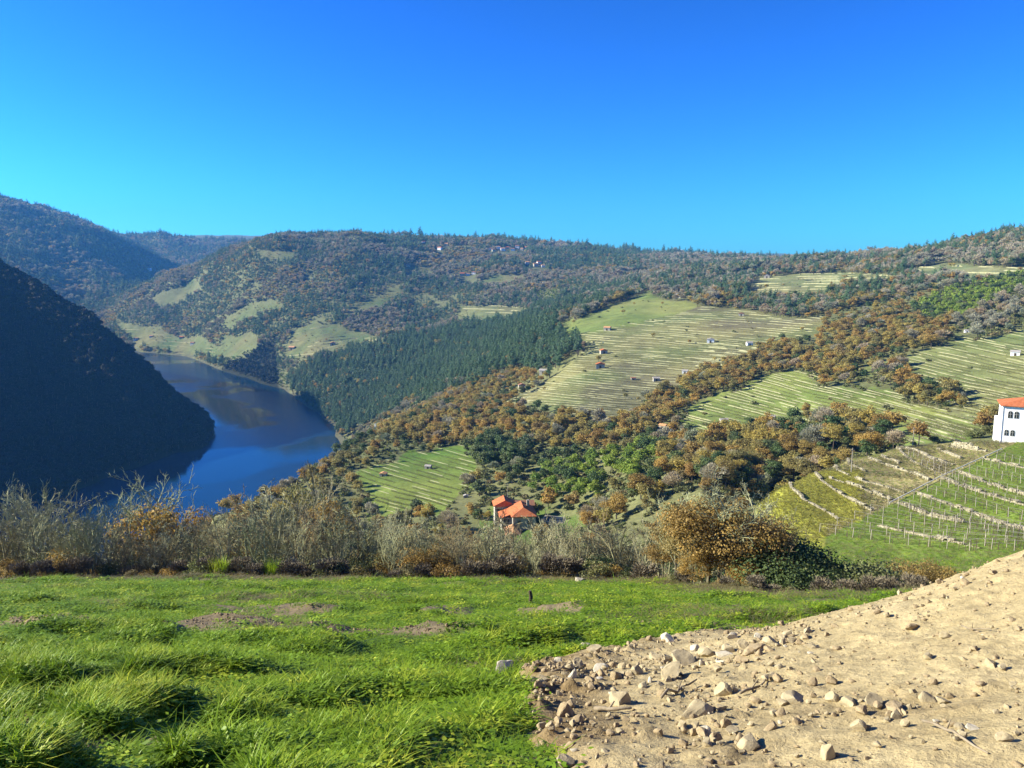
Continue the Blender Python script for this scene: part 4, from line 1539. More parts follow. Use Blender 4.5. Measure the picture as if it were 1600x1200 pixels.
    X, Y, Z, K, S, ZO = (np.concatenate(a) for a in (XA, YA, ZA, KA, SA, ZN))
    return X, Y, Z, K, S, ZO, kinds


LAB = {
    ('oak_tree', 'autumn'): 'rusty oak in the autumn wood between pine slope and red-roofed house',
    ('oak_tree', 'autumn2'): 'orange oak in the gully strip between the upper and middle vineyards',
    ('oak_tree', 'autumn3'): 'orange oak in the wood above the middle vineyard',
    ('oak_tree', 'autumn4'): 'orange oak in the tree row beside the yellow vineyard terrace',
    ('oak_tree', 'clump'): 'orange oak in the small clump on the terraces above the white house',
    ('oak_tree', 'field'): 'small orange oak standing alone on an open terrace',
    ('oak_tree', 'slope'): 'brown autumn oak among scrub on the slope round the red-roofed house',
    ('shrub', 'field'): 'low round bush standing alone on a vineyard terrace',
    ('shrub', 'slope'): 'olive brown shrub on the scrubby slope round the red-roofed house',
    ('shrub', 'scrub'): 'dull shrub in the scrub patch high above the white house',
    ('pine_tree', 'pine'): 'dark pine in the dense pine wood above the river bank',
    ('evergreen_tree', 'ever'): 'dense dark green tree in the round clump above the red-roofed house',
    ('evergreen_tree', 'slope'): 'dark evergreen tree among scrub on the slope round the red-roofed house',
    ('green_tree', 'bright'): 'bright yellow-green tree in the thicket behind the red-roofed house',
    ('green_tree', 'green'): 'fresh green tree in the thicket high above the white house',
    ('dark_tree', 'dark'): 'tree in deep shade on the dark hill by the river'}
STUFFLAB = {'oak_tree': ('far_oak_wood', 'far brown oak woods on the slopes across the river'), 'pine_tree': ('far_pine_wood', 'far dark pine woods on the slopes across the river'),
            'leafless_tree': ('far_leafless_wood', 'far grey-brown leafless woods on the hill across the river'), 'evergreen_tree': ('far_evergreen_wood', 'far dark evergreen trees mixed into the woods'),
            'green_tree': ('far_green_wood', 'far fresh green thickets on the slopes'), 'shrub': ('far_scrub', 'far olive brown scrub on the slopes'), 'dark_tree': ('dark_wood', 'dark shaded wood covering the hill beside the river')}


def build_forest():
    X, Y, Z, K, S, ZO, kinds = forest()
    for ki, kind in enumerate(kinds):
        s = K == ki
        x, y, z, sc, zo = X[s], Y[s], Z[s], S[s], ZO[s]
        H = SPEC[kind][2]
        size = FPX * H * sc / y
        inview = np.abs(x / y) < 0.68
        order = np.argsort(-size * inview)
        n_ind = min(300 if kind != 'dark_tree' else 200, len(order))
        if kind == 'leafless_tree': n_ind = min(230, n_ind)
        ind, rest = order[:n_ind], order[n_ind:]
        for i in ind:
            zn = zo[i]
            lab = LAB.get((kind, zn)) or ('%s in the %s' % ({'oak_tree': 'brown oak', 'pine_tree': 'dark pine', 'leafless_tree': 'grey-brown leafless tree', 'evergreen_tree': 'dark evergreen tree', 'green_tree': 'light green tree', 'shrub': 'olive brown shrub', 'dark_tree': 'shaded tree'}[kind],
                   {'hill': 'mixed woods on the upper slopes', 'slope': 'scrub round the red-roofed house', 'field': 'open terraces', 'pine': 'pine wood above the river bank', 'scrub': 'scrub high above the white house', 'green': 'green thicket above the white house',
                    'autumn': 'rusty wood beside the pines', 'autumn2': 'gully strip between two vineyards', 'autumn3': 'orange wood above the middle vineyard', 'autumn4': 'tree row beside the yellow terrace', 'clump': 'small clump above the white house',
                    'bright': 'green thicket behind the red-roofed house', 'bright2': 'green patch on the far hill', 'ever': 'dark clump above the red-roofed house', 'shoregreen': 'green belt along the far shore', 'dark': 'dark wood'}[zn]))
            near = size[i] > 42 and 'near' in LOD[kind]
            lod = 'near' if near else ('mid' if size[i] > 13 else 'far')
            j = int(rng.integers(len(LOD[kind][lod])))
            place_tree(kind, lod, j, (x[i], y[i], z[i] - 0.1), float(rng.uniform(0, 6.28)), float(sc[i] * rng.uniform(0.9, 1.1)), float(sc[i] * rng.uniform(0.85, 1.12)), lab, CATN[kind], lab.split(' in ')[-1] if ' in ' in lab else 'bushes on the slopes', size[i] > 26)
        if len(rest):
            nm, lb = STUFFLAB[kind]
            szr = size[rest]
            pick = np.where(szr > 13, 3, 0) + rng.integers(0, 3, len(rest))
            c = sources(kind, [t[0] for t in LOD[kind]['far']] + [t[0] for t in LOD[kind]['mid']])
            sx = sc[rest] * rng.uniform(0.9, 1.12, len(rest))
            scatter(nm, c, np.stack([x[rest], y[rest], z[rest] - 0.2], 1), rng.uniform(0, 6.28, len(rest)), np.stack([sx, sx * rng.uniform(0.75, 1.25, len(rest)), sc[rest] * rng.uniform(0.8, 1.15, len(rest))], 1), pick, lb, 'woodland')
    print('trees', len(X))


if True:
    build_forest()

# ------------------------------------------------------------------ meadow, heap of earth, trees along the meadow's edge
def grass_mat(name, base, tip, dry):
    t = NT(name)
    rnd = t.n('ObjectInfo').outputs['Random']
    z = t.n('SeparateXYZ'); t.l(obj_out(t), z.inputs[0])
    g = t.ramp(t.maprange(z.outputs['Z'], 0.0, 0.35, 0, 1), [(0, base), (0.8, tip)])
    p = pos_out(t)
    n = t.noise(0.9, 3, 0.6, p)
    f = t.n('Math', operation='ADD'); t.l(t.maprange(rnd, 0, 1, -0.22, 0.22), f.inputs[0]); t.l(n, f.inputs[1])
    col = t.mix(t.maprange(f.outputs[0], 0.55, 0.85, 0, 0.8), g, dry)
    br = t.maprange(rnd, 0, 1, 0.75, 1.25)
    sc = t.n('VectorMath', operation='SCALE'); t.l(col, sc.inputs[0]); t.l(br, sc.inputs['Scale'])
    b = t.n('BsdfPrincipled'); b.inputs['Roughness'].default_value = 0.5; b.inputs['Specular IOR Level'].default_value = 0.2
    t.l(sc.outputs[0], b.inputs['Base Color'])
    tr = t.n('BsdfTranslucent'); t.l(sc.outputs[0], tr.inputs['Color'])
    mx = t.n('MixShader'); mx.inputs[0].default_value = 0.38
    t.l(b.outputs[0], mx.inputs[1]); t.l(tr.outputs[0], mx.inputs[2]); t.l(mx.outputs[0], t.out.inputs['Surface'])
    return t.m


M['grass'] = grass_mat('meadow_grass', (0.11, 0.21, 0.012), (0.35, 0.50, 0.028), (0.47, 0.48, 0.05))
M['straw'] = grass_mat('dry_grass', (0.20, 0.17, 0.07), (0.36, 0.30, 0.15), (0.24, 0.25, 0.07))
M['gold'] = grass_mat('yellowed_leaves', (0.24, 0.23, 0.04), (0.40, 0.37, 0.07), (0.30, 0.26, 0.08))


def tuft(nb, h, spread, width, lean, r, mat):
    """a tuft of curved, tapering blades"""
    seg = 4
    a = r.uniform(0, 6.28, nb)
    q = np.sqrt(r.uniform(0, 1, nb)) * spread
    ox, oy = np.cos(a) * q, np.sin(a) * q
    az = r.uniform(0, 6.28, nb)
    ln = h * r.uniform(0.55, 1.2, nb)
    bend = lean * r.uniform(0.3, 1.4, nb)
    V = np.zeros((nb, seg, 2, 3))
    for s in range(seg):
        t = s / (seg - 1)
        out = bend * t * t * ln
        z = ln * t * (1 - 0.35 * bend * t)
        wd = width * (1 - t) ** 0.7 * r.uniform(0.8, 1.2)
        for k, sg in enumerate((-1, 1)):
            V[:, s, k, 0] = ox + np.cos(az) * out - np.sin(az) * wd * sg
            V[:, s, k, 1] = oy + np.sin(az) * out + np.cos(az) * wd * sg
            V[:, s, k, 2] = z
    F = []
    b = np.arange(nb)[:, None] * seg * 2
    for s in range(seg - 1):
        F.append(b + np.array([[s * 2, s * 2 + 1, s * 2 + 3, s * 2 + 2]]))
    return mesh_np('tuft', V.reshape(-1, 3), np.concatenate(F), [mat])


def leafy(nl, h, spread, size, r, mat):
    """low broad-leaved weeds"""
    P = np.stack([r.normal(0, spread, nl), r.normal(0, spread, nl), h * r.uniform(0.1, 1, nl)], 1)
    N = unit(nl, r) * 0.6 + np.array((0, 0, 1.0))
    N /= np.linalg.norm(N, axis=1, keepdims=True)
    V, F = quads(P, N, size, r, 0.55)
    return mesh_np('weed', V, F, [mat])


def build_meadow_grass():
    r = np.random.default_rng(5)
    src = [tuft(36, 0.21, 0.09, 0.0085, 1.15, r, M['grass']) for _ in range(3)] + [tuft(26, 0.13, 0.12, 0.006, 1.2, r, M['grass']) for _ in range(3)] + [leafy(38, 0.12, 0.09, 0.028, r, M['grass'])] + [tuft(20, 0.18, 0.14, 0.005, 1.3, r, M['straw']) for _ in range(2)] + [leafy(30, 0.16, 0.12, 0.05, r, M['gold'])]
    c = sources('meadow', src)
    X, Y = [], []
    for y0, y1, dens in ((3.2, 7, 260), (7, 11, 190), (11, 17, 120), (17, 27, 75), (27, 58, 38)):
        um = 0.95 if y0 < 12 else 0.8
        n = int(um * (y1 * y1 - y0 * y0) * dens)
        yy = np.sqrt(r.uniform(y0 * y0, y1 * y1, n))
        X.append(r.uniform(-um, um, n) * yy); Y.append(yy)
    X, Y = np.concatenate(X), np.concatenate(Y)
    n = len(X)
    bare = meadow_bare(X, Y)
    ed = Y - edge_y(X / Y)
    k = (r.uniform(0, 1, n) > bare * 0.88) & (bank_h(X, Y) < 0.03) & (ed < 5)
    k &= ~((ed > -5) & (r.uniform(0, 1, n) < 0.35))
    X, Y, ed = X[k], Y[k], ed[k]
    n = len(X)
    px, py = project(X, Y, FIELD0 + FIELDK * Y)
    T = tussock(X, Y)
    tall = T * (0.25 + 0.75 * sstep(1000, 1090, py))
    tall = tall * (1 - 0.6 * np.exp(-(((px - 330) / 150) ** 2 + ((py - 1180) / 40) ** 2)))
    hs = 0.25 + 0.42 * T + 0.62 * tall ** 1.3
    drop = (r.uniform(0, 1, n) < 0.45 * (1 - T)) & (Y < 16)
    X, Y, ed, px, py, T, tall, hs = (v[~drop] for v in (X, Y, ed, px, py, T, tall, hs))
    n = len(X)
    dry = fbm(X / 5, Y / 3, 309, 3) + 1.15 * sstep(-11, -1, ed) - 0.35
    q = r.uniform(0, 1, n)
    pick = np.where(q < tall * 0.8, r.integers(0, 3, n), np.where(q < 0.62, r.integers(3, 6, n), 6))
    pick = np.where(r.uniform(-0.3, 0.5, n) < dry - 0.20, r.integers(7, 9, n), pick)
    sxy = r.uniform(0.8, 1.3, n) * np.clip(0.8 + Y / 32, 1, 2.0)
    sz = hs * r.uniform(0.75, 1.25, n) * np.clip(0.9 + Y / 60, 1, 1.5)
    Z = ground(X, Y) - 0.015
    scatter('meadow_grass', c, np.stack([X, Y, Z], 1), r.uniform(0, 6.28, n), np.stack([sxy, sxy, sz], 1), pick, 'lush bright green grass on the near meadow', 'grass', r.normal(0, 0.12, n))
    print('tufts', n)
    # grass between the trellis rows and on the lawn and the green spur, and vines
    X, Y = jgrid(70, 190, 0.66, 0.85)
    kk = near_vineyard(X, Y) & (X > 0)
    X, Y = X[kk], Y[kk]
    px, py = project(X, Y, ground(X, Y))
    green = (py - 787) > (px - 1394) * (705 - 787) / (1561 - 1394.0)
    yel = (px < 1350) & (py > 735)
    pick = np.where(green & ~(yel & (px < 1290) & (py < 812 + (px - 1200) * 0.25)), np.where(r.uniform(0, 1, len(X)) < 0.4, r.integers(7, 9, len(X)), r.integers(3, 7, len(X))), np.where(yel, 9, np.where(r.uniform(0, 1, len(X)) < 0.55, 7 + r.integers(0, 2, len(X)), r.integers(3, 6, len(X)))))
    s = r.uniform(1.6, 2.8, len(X))
    scatter('vineyard_grass', c, np.stack([X, Y, ground(X, Y)], 1), r.uniform(0, 6.28, len(X)), np.stack([s, s, s * 0.8], 1), pick, 'grass and dry leaves on the terraces below the white house', 'grass')


def build_vines():
    """low vine stocks on the terraces"""
    r = np.random.default_rng(15)
    m = leaf_mat('vine_leaf', [(0, (0.15, 0.125, 0.06)), (0.5, (0.17, 0.165, 0.055)), (1, (0.13, 0.11, 0.06))], 0.2, 1.0)
    src = [leafy(30, 0.8, 0.28, 0.12, r, m) for _ in range(3)]
    c = sources('vine', src)
    A = np.concatenate(VINE_PTS)
    H3 = hit_many(A[:, 0], A[:, 1], 190, 1400)
    H3 = H3[H3[:, 1] < 1350]
    X, Y = H3[:, 0], H3[:, 1]
    # brown vines of the near terraces
    X2, Y2 = jgrid(100, 190, 1.15, 0.85)
    k = near_vineyard(X2, Y2) & (X2 > 0)
    X2, Y2 = X2[k], Y2[k]
    px, py = project(X2, Y2, ground(X2, Y2))
    k = ((py - 787) < (px - 1394) * (705 - 787) / (1561 - 1394.0) - 4) & ~((px < 1340) & (py > 738)) & (fbm(X2 / 7, Y2 / 7, 405, 2) > -0.15)
    X, Y = np.concatenate([X, X2[k]]), np.concatenate([Y, Y2[k]])
    n = len(X)
    s = r.uniform(0.7, 1.2, n)
    scatter('vineyard_vines', c, np.stack([X, Y, ground(X, Y)], 1), r.uniform(0, 6.28, n), np.stack([s, s, s * 0.9], 1), r.integers(0, 3, n), 'rows of low winter vines on the terraces', 'vines')


# ---- the heap of dug earth
def earth_mat():
    t = NT('dug_earth')
    p = pos_out(t)
    n1 = t.noise(0.55, 5, 0.65, p)
    n2 = t.noise(5.0, 6, 0.72, p)
    n3 = t.noise(28.0, 4, 0.7, p)
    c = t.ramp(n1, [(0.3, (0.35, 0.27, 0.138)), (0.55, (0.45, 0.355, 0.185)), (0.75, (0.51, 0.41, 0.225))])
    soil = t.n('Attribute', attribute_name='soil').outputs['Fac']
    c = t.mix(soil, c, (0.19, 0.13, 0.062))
    k = t.maprange(n2, 0.3, 0.72, 0.62, 1.18)
    s = t.n('VectorMath', operation='SCALE'); t.l(c, s.inputs[0]); t.l(k, s.inputs['Scale'])
    ad = t.n('Math', operation='ADD'); t.l(n2, ad.inputs[0]); t.l(t.maprange(n3, 0, 1, 0, 0.4), ad.inputs[1])
    return t.pbsdf(s.outputs[0], 0.97, t.bump(ad.outputs[0], 0.9, 0.05), 0.1)


M['earth'] = earth_mat()
M['stone'] = plain('field_stone', (0.26, 0.205, 0.115), (0.45, 0.37, 0.225), 1.2, 0.9, 0.5, 0.02)
M['stone_white'] = plain('pale_stone', (0.38, 0.33, 0.23), (0.56, 0.50, 0.39), 2.2, 0.9, 0.4, 0.02)
M['stick'] = plain('dry_stick', (0.16, 0.12, 0.075), (0.34, 0.28, 0.19), 6.0)
M['clod'] = plain('soil_clod', (0.15, 0.11, 0.06), (0.28, 0.21, 0.125), 2.5, 0.97, 0.5, 0.02)
M['stone_brown'] = plain('earthy_stone', (0.24, 0.175, 0.095), (0.40, 0.31, 0.18), 2.5, 0.95, 0.5, 0.02)


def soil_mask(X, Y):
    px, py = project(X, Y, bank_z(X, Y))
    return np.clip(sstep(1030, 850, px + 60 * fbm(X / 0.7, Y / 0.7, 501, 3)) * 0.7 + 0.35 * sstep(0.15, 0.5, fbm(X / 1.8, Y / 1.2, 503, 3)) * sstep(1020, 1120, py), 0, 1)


def build_bank():
    nx, ny = 460, 430
    gx = np.linspace(-1.6, 15, nx)
    gy = np.linspace(2.0, 18.2, ny)
    X, Y = np.meshgrid(gx, gy)
    Z = bank_z(X, Y)
    s = soil_mask(X, Y)
    k = sstep(0.0, 0.12, bank_h(X, Y))
    clod = np.maximum(fbm(X / 0.22, Y / 0.22, 511, 3), 0) ** 1.5 * (0.03 + 0.20 * s) + np.maximum(fbm(X / 0.6, Y / 0.45, 513, 3), 0) * (0.015 + 0.14 * s) + np.maximum(fbm(X / 0.11, Y / 0.11, 515, 3), 0) * 0.03
    Z = Z + clod * k
    idx = np.arange(nx * ny).reshape(ny, nx)
    q = np.stack([idx[:-1, :-1], idx[:-1, 1:], idx[1:, 1:], idx[1:, :-1]], -1).reshape(-1, 4)
    G = ground(X, Y)
    keep = ((Z > G - 0.10).ravel()[q]).any(1)
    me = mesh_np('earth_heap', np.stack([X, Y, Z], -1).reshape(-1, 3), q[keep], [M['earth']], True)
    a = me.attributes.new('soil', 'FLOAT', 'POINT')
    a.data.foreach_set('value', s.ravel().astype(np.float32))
    tag(link('earth_bank', me), 'sloping heap of sandy dug earth full of stones', 'earth bank', kind='structure')
    return gx, gy, Z


BGX, BGY, BZ = build_bank()


def bank_top(X, Y):
    """the finished surface of meadow or heap"""
    fi = np.clip((X - BGX[0]) / (BGX[1] - BGX[0]), 0, len(BGX) - 1.001)
    fj = np.clip((Y - BGY[0]) / (BGY[1] - BGY[0]), 0, len(BGY) - 1.001)
    z = BZ[np.floor(fj).astype(int), np.floor(fi).astype(int)]
    return np.maximum(z, ground(X, Y))


def rock_mesh(seed, mat, sub=3):
    r = np.random.default_rng(seed)
    bm = bmesh.new()
    bmesh.ops.create_icosphere(bm, subdivisions=sub, radius=1.0)
    me = bpy.data.meshes.new('stone')
    bm.to_mesh(me)
    bm.free()
    V = np.zeros(len(me.vertices) * 3, np.float32)
    me.vertices.foreach_get('co', V)
    V = V.reshape(-1, 3).astype(float)
    for _ in range(16):
        d = unit(1, r)[0]
        lim = r.uniform(0.4, 0.8)
        s = V @ d
        V -= np.outer(np.maximum(s - lim, 0), d) * 0.92
    V += 0.07 * np.stack([fbm(V[:, 0] * 2.2 + 9 * i, V[:, 1] * 2.2 + V[:, 2] * 1.7, seed + i, 3) for i in range(3)], 1)
    V *= np.array((1.0, r.uniform(0.7, 0.95), r.uniform(0.55, 0.8)))
    me.vertices.foreach_set('co', V.astype(np.float32).ravel())
    me.materials.append(M[mat])
    me.polygons.foreach_set('use_smooth', [False] * len(me.polygons))
    me.update()
    return me


STONES = [  # px, py, width px, height px, material, words
    (787, 1042, 38, 36, 'stone_white', 'big pale slab standing alone in the grass beside the earth heap'), (930, 1018, 28, 24, 'stone', 'squarish tan stone in the grass above the heap edge'), (871, 1032, 20, 14, 'stone_white', 'small white stone in the grass between slab and heap'),
    (914, 1006, 20, 12, 'stone_white', 'flat white stone touching the squarish tan stone'), (1042, 998, 28, 20, 'stone_white', 'pale stone on the grass above the long row of stones'), (902, 1042, 20, 24, 'stone', 'upright stone at the upper corner of the heap'), (849, 1062, 24, 20, 'stone', 'stone at the corner of the heap nearest the slab'),
    (828, 1064, 20, 16, 'stone', 'rounded stone beside the corner stone'), (1023, 1026, 36, 18, 'stone', 'long stone at the start of the stone row'), (1066, 1030, 44, 22, 'stone', 'broad stone in the stone row'), (1085, 1013, 22, 16, 'stone_white', 'small pale stone behind the broad one in the row'), (1108, 1020, 30, 22, 'stone', 'rounded pale stone in the stone row'),
    (1136, 1014, 32, 20, 'stone', 'wide stone in the stone row'), (1160, 1008, 20, 18, 'stone', 'small stone wedged in the stone row'), (1178, 1014, 36, 22, 'stone_brown', 'brownish stone in the stone row'), (1206, 1004, 28, 18, 'stone', 'stone near the upper end of the row'), (1229, 992, 24, 20, 'stone', 'last rounded stone at the upper end of the row'), (1144, 996, 20, 12, 'stone_white', 'white chip behind the stone row'), (1183, 994, 16, 12, 'stone_white', 'little white stone above the row'),
    (1049, 1054, 48, 24, 'stone', 'long flat stone below the stone row'), (992, 1048, 24, 20, 'stone', 'stone left of the long flat one'), (964, 1056, 22, 20, 'stone_brown', 'brown stone on dark soil'), (1005, 1072, 20, 16, 'stone', 'small stone under the long flat one'), (940, 1046, 26, 14, 'stone_white', 'flat pale stone on the heap edge'),
    (964, 1093, 48, 34, 'stone', 'large pointed stone on the dark soil'), (886, 1112, 30, 28, 'stone_brown', 'earthy lump with deep shadow on the dark soil'), (1088, 1112, 50, 36, 'stone', 'large round boulder half buried in sand'), (1127, 1080, 30, 28, 'stone', 'round stone above the half buried boulder'), (1234, 1092, 50, 22, 'stone', 'long rounded stone in the sand'),
    (1364, 1100, 30, 22, 'stone', 'stone with a flat face in the sand'), (1328, 1100, 26, 24, 'stone', 'double stone in the sand'), (1298, 1092, 24, 22, 'stone', 'egg-shaped stone in the sand'), (1451, 1094, 32, 16, 'stone', 'low stone in smooth sand'), (1470, 1098, 20, 12, 'stone', 'small stone beside the low stone in smooth sand'),
    (1168, 1160, 42, 32, 'stone', 'angular pale boulder low on the heap'), (1102, 1146, 22, 18, 'stone_white', 'pale stone low on the heap'), (1290, 1178, 28, 40, 'stone', 'upright pointed stone low on the heap'), (882, 1190, 30, 28, 'stone', 'rounded stone at the lower edge of the dark soil'), (1425, 980, 20, 16, 'stone_brown', 'dark stone high on the heap'), (1338, 1138, 26, 18, 'stone', 'tan stone with a shadow on its flank'),
    (890, 1164, 24, 18, 'stone_brown', 'earthy stone on the dark soil edge'), (1145, 1142, 22, 16, 'stone', 'stone between two boulders low on the heap'), (1397, 1112, 34, 30, 'stone_brown', 'clod with a black shadow in the sand'), (1216, 1042, 18, 12, 'stone', 'small stone under the upper end of the row')]


def build_stones():
    r = np.random.default_rng(21)
    big = {m: [rock_mesh(40 + 10 * i + j, m, 3) for j in range(4)] for i, m in enumerate(('stone', 'stone_white', 'stone_brown'))}
    small = {m: [rock_mesh(140 + 10 * i + j, m, 2) for j in range(4)] for i, m in enumerate(('stone', 'stone_white', 'stone_brown'))}

    def put(me, px, py, wpx, hpx, lab, grp):
        P = hit(px, py, 3.0, 24)
        z = float(bank_top(np.array([P.x]), np.array([P.y]))[0])
        d = math.hypot(P.x, P.y, P.z) * 1.15
        w, h = wpx * d / FPX / 2, hpx * d / FPX / 2
        o = link('stone', me, None, (P.x, P.y, z + h * 0.25))
        o.scale = (w * 1.05, w * 1.0, max(h * 1.35, w * 0.6))
        o.rotation_euler = (r.uniform(-.3, .3), r.uniform(-.3, .3), r.uniform(0, 6.28))
        tag(o, lab, 'stone', grp)

    for i, (px, py, w, h, m, words) in enumerate(STONES):
        put(big[m][i % 4], px, py + h * 0.25, w, h, words, None)
    n = 0
    while n < 252:
        q = r.uniform()
        if q < 0.5:      # along the row and the edge
            t = r.uniform()
            px, py = np.interp(t, [0, .25, .6, 1], [815, 920, 1060, 1260]) + r.normal(0, 18), np.interp(t, [0, .25, .6, 1], [1080, 1050, 1030, 990]) + abs(r.normal(0, 16))
            lab, grp = 'small stone strewn along the edge of the earth heap', 'small stones along the heap edge'
        elif q < 0.72:
            px, py = r.uniform(820, 1120), r.uniform(1060, 1200)
            lab, grp = 'small stone or clod on the dark soil of the heap', 'small stones on the dark soil'
        else:
            px, py = r.uniform(1080, 1600), r.uniform(900, 1200)
            lab, grp = 'small stone scattered on the pale sand of the heap', 'small stones on the pale sand'
        P = hit(px, py, 3, 20)
        if bank_h(np.array([P.x]), np.array([P.y]))[0] < 0.04: continue
        s = float(np.clip(r.lognormal(2.2 if q < 0.5 else 2.0, 0.5), 4, 26))
        m = r.choice(['stone', 'stone', 'stone_brown', 'stone_white'], p=[.45, .2, .25, .1])
        put(small[m][int(r.integers(4))], px, py, s, s * r.uniform(.5, .9), lab, grp)
        n += 1
    # gravel and crumbs
    c = sources('gravel', [small['stone'][0], small['stone_brown'][2], small['stone_brown'][0], small['stone_brown'][1], small['stone'][3]])
    X, Y = r.uniform(-.5, 13, 26000), r.uniform(2.5, 15.5, 26000)
    k = (bank_h(X, Y) > 0.02) & (r.uniform(0, 1, 26000) < 0.22 + 0.6 * soil_mask(X, Y) + 0.5 * sstep(0.1, 0.4, fbm(X / 1.2, Y / 1.2, 601, 3)))
    X, Y = X[k], Y[k]
    n = len(X)
    s = np.clip(r.lognormal(-3.95, 0.65, n), 0.006, 0.075)
    scatter('gravel', c, np.stack([X, Y, bank_top(X, Y) + s * 0.3], 1), r.uniform(0, 6.28, n), s, r.integers(0, 5, n), 'gravel and crumbs of earth strewn over the heap', 'gravel')
    # soil crumbs in the bare patches of the meadow
    X, Y = r.uniform(-12, 8, 30000), r.uniform(4.5, 18, 30000)
    k = (meadow_bare(X, Y) > 0.4) & (bank_h(X, Y) < 0)
    X, Y = X[k], Y[k]
    n = len(X)
    s = np.clip(r.lognormal(-4.0, 0.55, n), 0.008, 0.07)
    scatter('soil_clods', sources('clods', [rock_mesh(201, 'clod', 2), rock_mesh(202, 'clod', 2)]), np.stack([X, Y, ground(X, Y) + s * 0.2], 1), r.uniform(0, 6.28, n), s, r.integers(0, 2, n), 'brown clods of soil in the bare strips of the meadow', 'soil')
    for (a, b, rad, words) in (((1446, 1140), (1540, 1182), 0.012, 'long pale dry stick low on the heap'), ((1030, 1098), (1086, 1070), 0.015, 'grey stick below the long flat stone'), ((862, 1062), (902, 1056), 0.012, 'dark twig on the heap corner'), ((930, 1112), (985, 1116), 0.022, 'thick root across the dark soil'),
                               ((1500, 982), (1545, 990), 0.008, 'thin root high on the pale sand'), ((1160, 1090), (1200, 1066), 0.014, 'twisted root beside the round boulder'), ((224, 1056), (228, 1020), 0.008, 'bent dry stem rising from the bare patch')):
        A, B = hit(*a, 3, 20), hit(*b, 3, 20)
        pts = []
        for t in np.linspace(0, 1, 6):
            p = A.lerp(B, t)
            z = float(bank_top(np.array([p.x]), np.array([p.y]))[0]) + rad * 1.2
            pts.append(Vector((p.x + r.normal(0, .015), p.y + r.normal(0, .02), z + abs(r.normal(0, .02)))) - A)
        m = MB(); m.tube(pts, [rad * k for k in (1, .95, .9, .8, .7, .5)], 6)
        m.tube([pts[2], pts[2].lerp(pts[3], .7) + Vector((.02, .05, .05))], [rad * .6, rad * .3], 5)
        tag(m.build('dry_stick', M['stick'], None, True, A), words, 'stick')


# ---- lichen-grey trees at the edge of the meadow
def bare_tree(seed, H, stems, fork=1.0):
    r = np.random.default_rng(seed)
    tr, cr = MB(), MB()

    def limb(p, d, ln, rad, level):
        n = 5 if level < 2 else 3
        pts, q, dd = [p.copy()], p.copy(), d.copy()
        for i in range(n - 1):
            dd = (dd + Vector(r.normal(0, 0.13 + 0.05 * level, 3)) + Vector((0, 0, 0.10))).normalized()
            q = q + dd * (ln / (n - 1))
            pts.append(q.copy())
        rr = [rad * (1 - 0.78 * i / (n - 1)) for i in range(n)]
        (tr if level == 0 else cr).tube(pts, rr, 5 if level == 0 else 3)
        if level >= 3: return
        k = (int(12 * fork), int(6 * fork), 4)[level]
        for i in range(k):
            t = (0.22 + 0.78 * (i + r.uniform(0, .9)) / k) if level == 0 else (0.2 + 0.8 * (i + r.uniform(0, .9)) / k)
            t = min(t, 0.99)
            f = t * (n - 1)
            j = int(f)
            b = pts[j].lerp(pts[j + 1], f - j)
            ax = (pts[j + 1] - pts[j]).normalized()
            s = ax.orthogonal().normalized()
            an = r.uniform(0, 6.28)
            side = (s * math.cos(an) + ax.cross(s) * math.sin(an))
            ang = r.uniform(0.45, 0.85)
            nd = (ax * math.cos(ang) + side * math.sin(ang)).normalized()
            limb(b, nd, ln * (0.50 if level == 0 else 0.46) * (1.15 - 0.55 * t) * r.uniform(.75, 1.25), max(rad * (0.45 if level == 0 else 0.5) * (1.1 - .5 * t), 0.017), level + 1)

    for s in range(stems):
        a = r.uniform(0, 6.28)
        lean = r.uniform(0.05, 0.35) if stems > 1 else 0.06
        limb(Vector((math.cos(a) * .15 * (stems > 1), math.sin(a) * .15 * (stems > 1), -0.3)), Vector((math.cos(a) * lean, math.sin(a) * lean, 1)).normalized(), H * r.uniform(.8, 1.0), H * r.uniform(.014, .021), 0)

    def mk(m, name):
        me = bpy.data.meshes.new(name)
        me.from_pydata(m.v, [], m.f)
        me.materials.append(M['lichen_bark'])
        me.update()
        return me
    return mk(tr, 'trunk'), mk(cr, 'crown')


BROWN = {}


def lichen_mat():
    t = NT('lichen_bark')
    v = obj_out(t)
    f = t.noise(1.3, 4, 0.7, v)
    rnd = t.n('ObjectInfo').outputs['Random']
    pale = t.ramp(rnd, [(0, (0.30, 0.26, 0.15)), (0.35, (0.46, 0.45, 0.25)), (0.7, (0.34, 0.36, 0.19)), (1, (0.25, 0.17, 0.09))])
    z = t.n('SeparateXYZ'); t.l(v, z.inputs[0])
    low = t.maprange(z.outputs['Z'], 0.4, 2.6, 0.55, 0.0)
    s = t.n('Math', operation='ADD'); t.l(low, s.inputs[0]); t.l(t.maprange(f, 0.35, 0.65, 0.6, -0.1), s.inputs[1])
    cl = t.n('Clamp'); t.l(s.outputs[0], cl.inputs[0])
    return t.pbsdf(t.mix(cl.outputs[0], pale, (0.075, 0.06, 0.042)), 0.95, None, 0.1)


M['lichen_bark'] = lichen_mat()
M['twig'] = plain('dead_twig', (0.13, 0.10, 0.065), (0.27, 0.23, 0.15), 2.0)

BARE = [bare_tree(300 + i, 6.0, (1, 2, 3, 1, 1, 2)[i], 1.0) for i in range(6)]


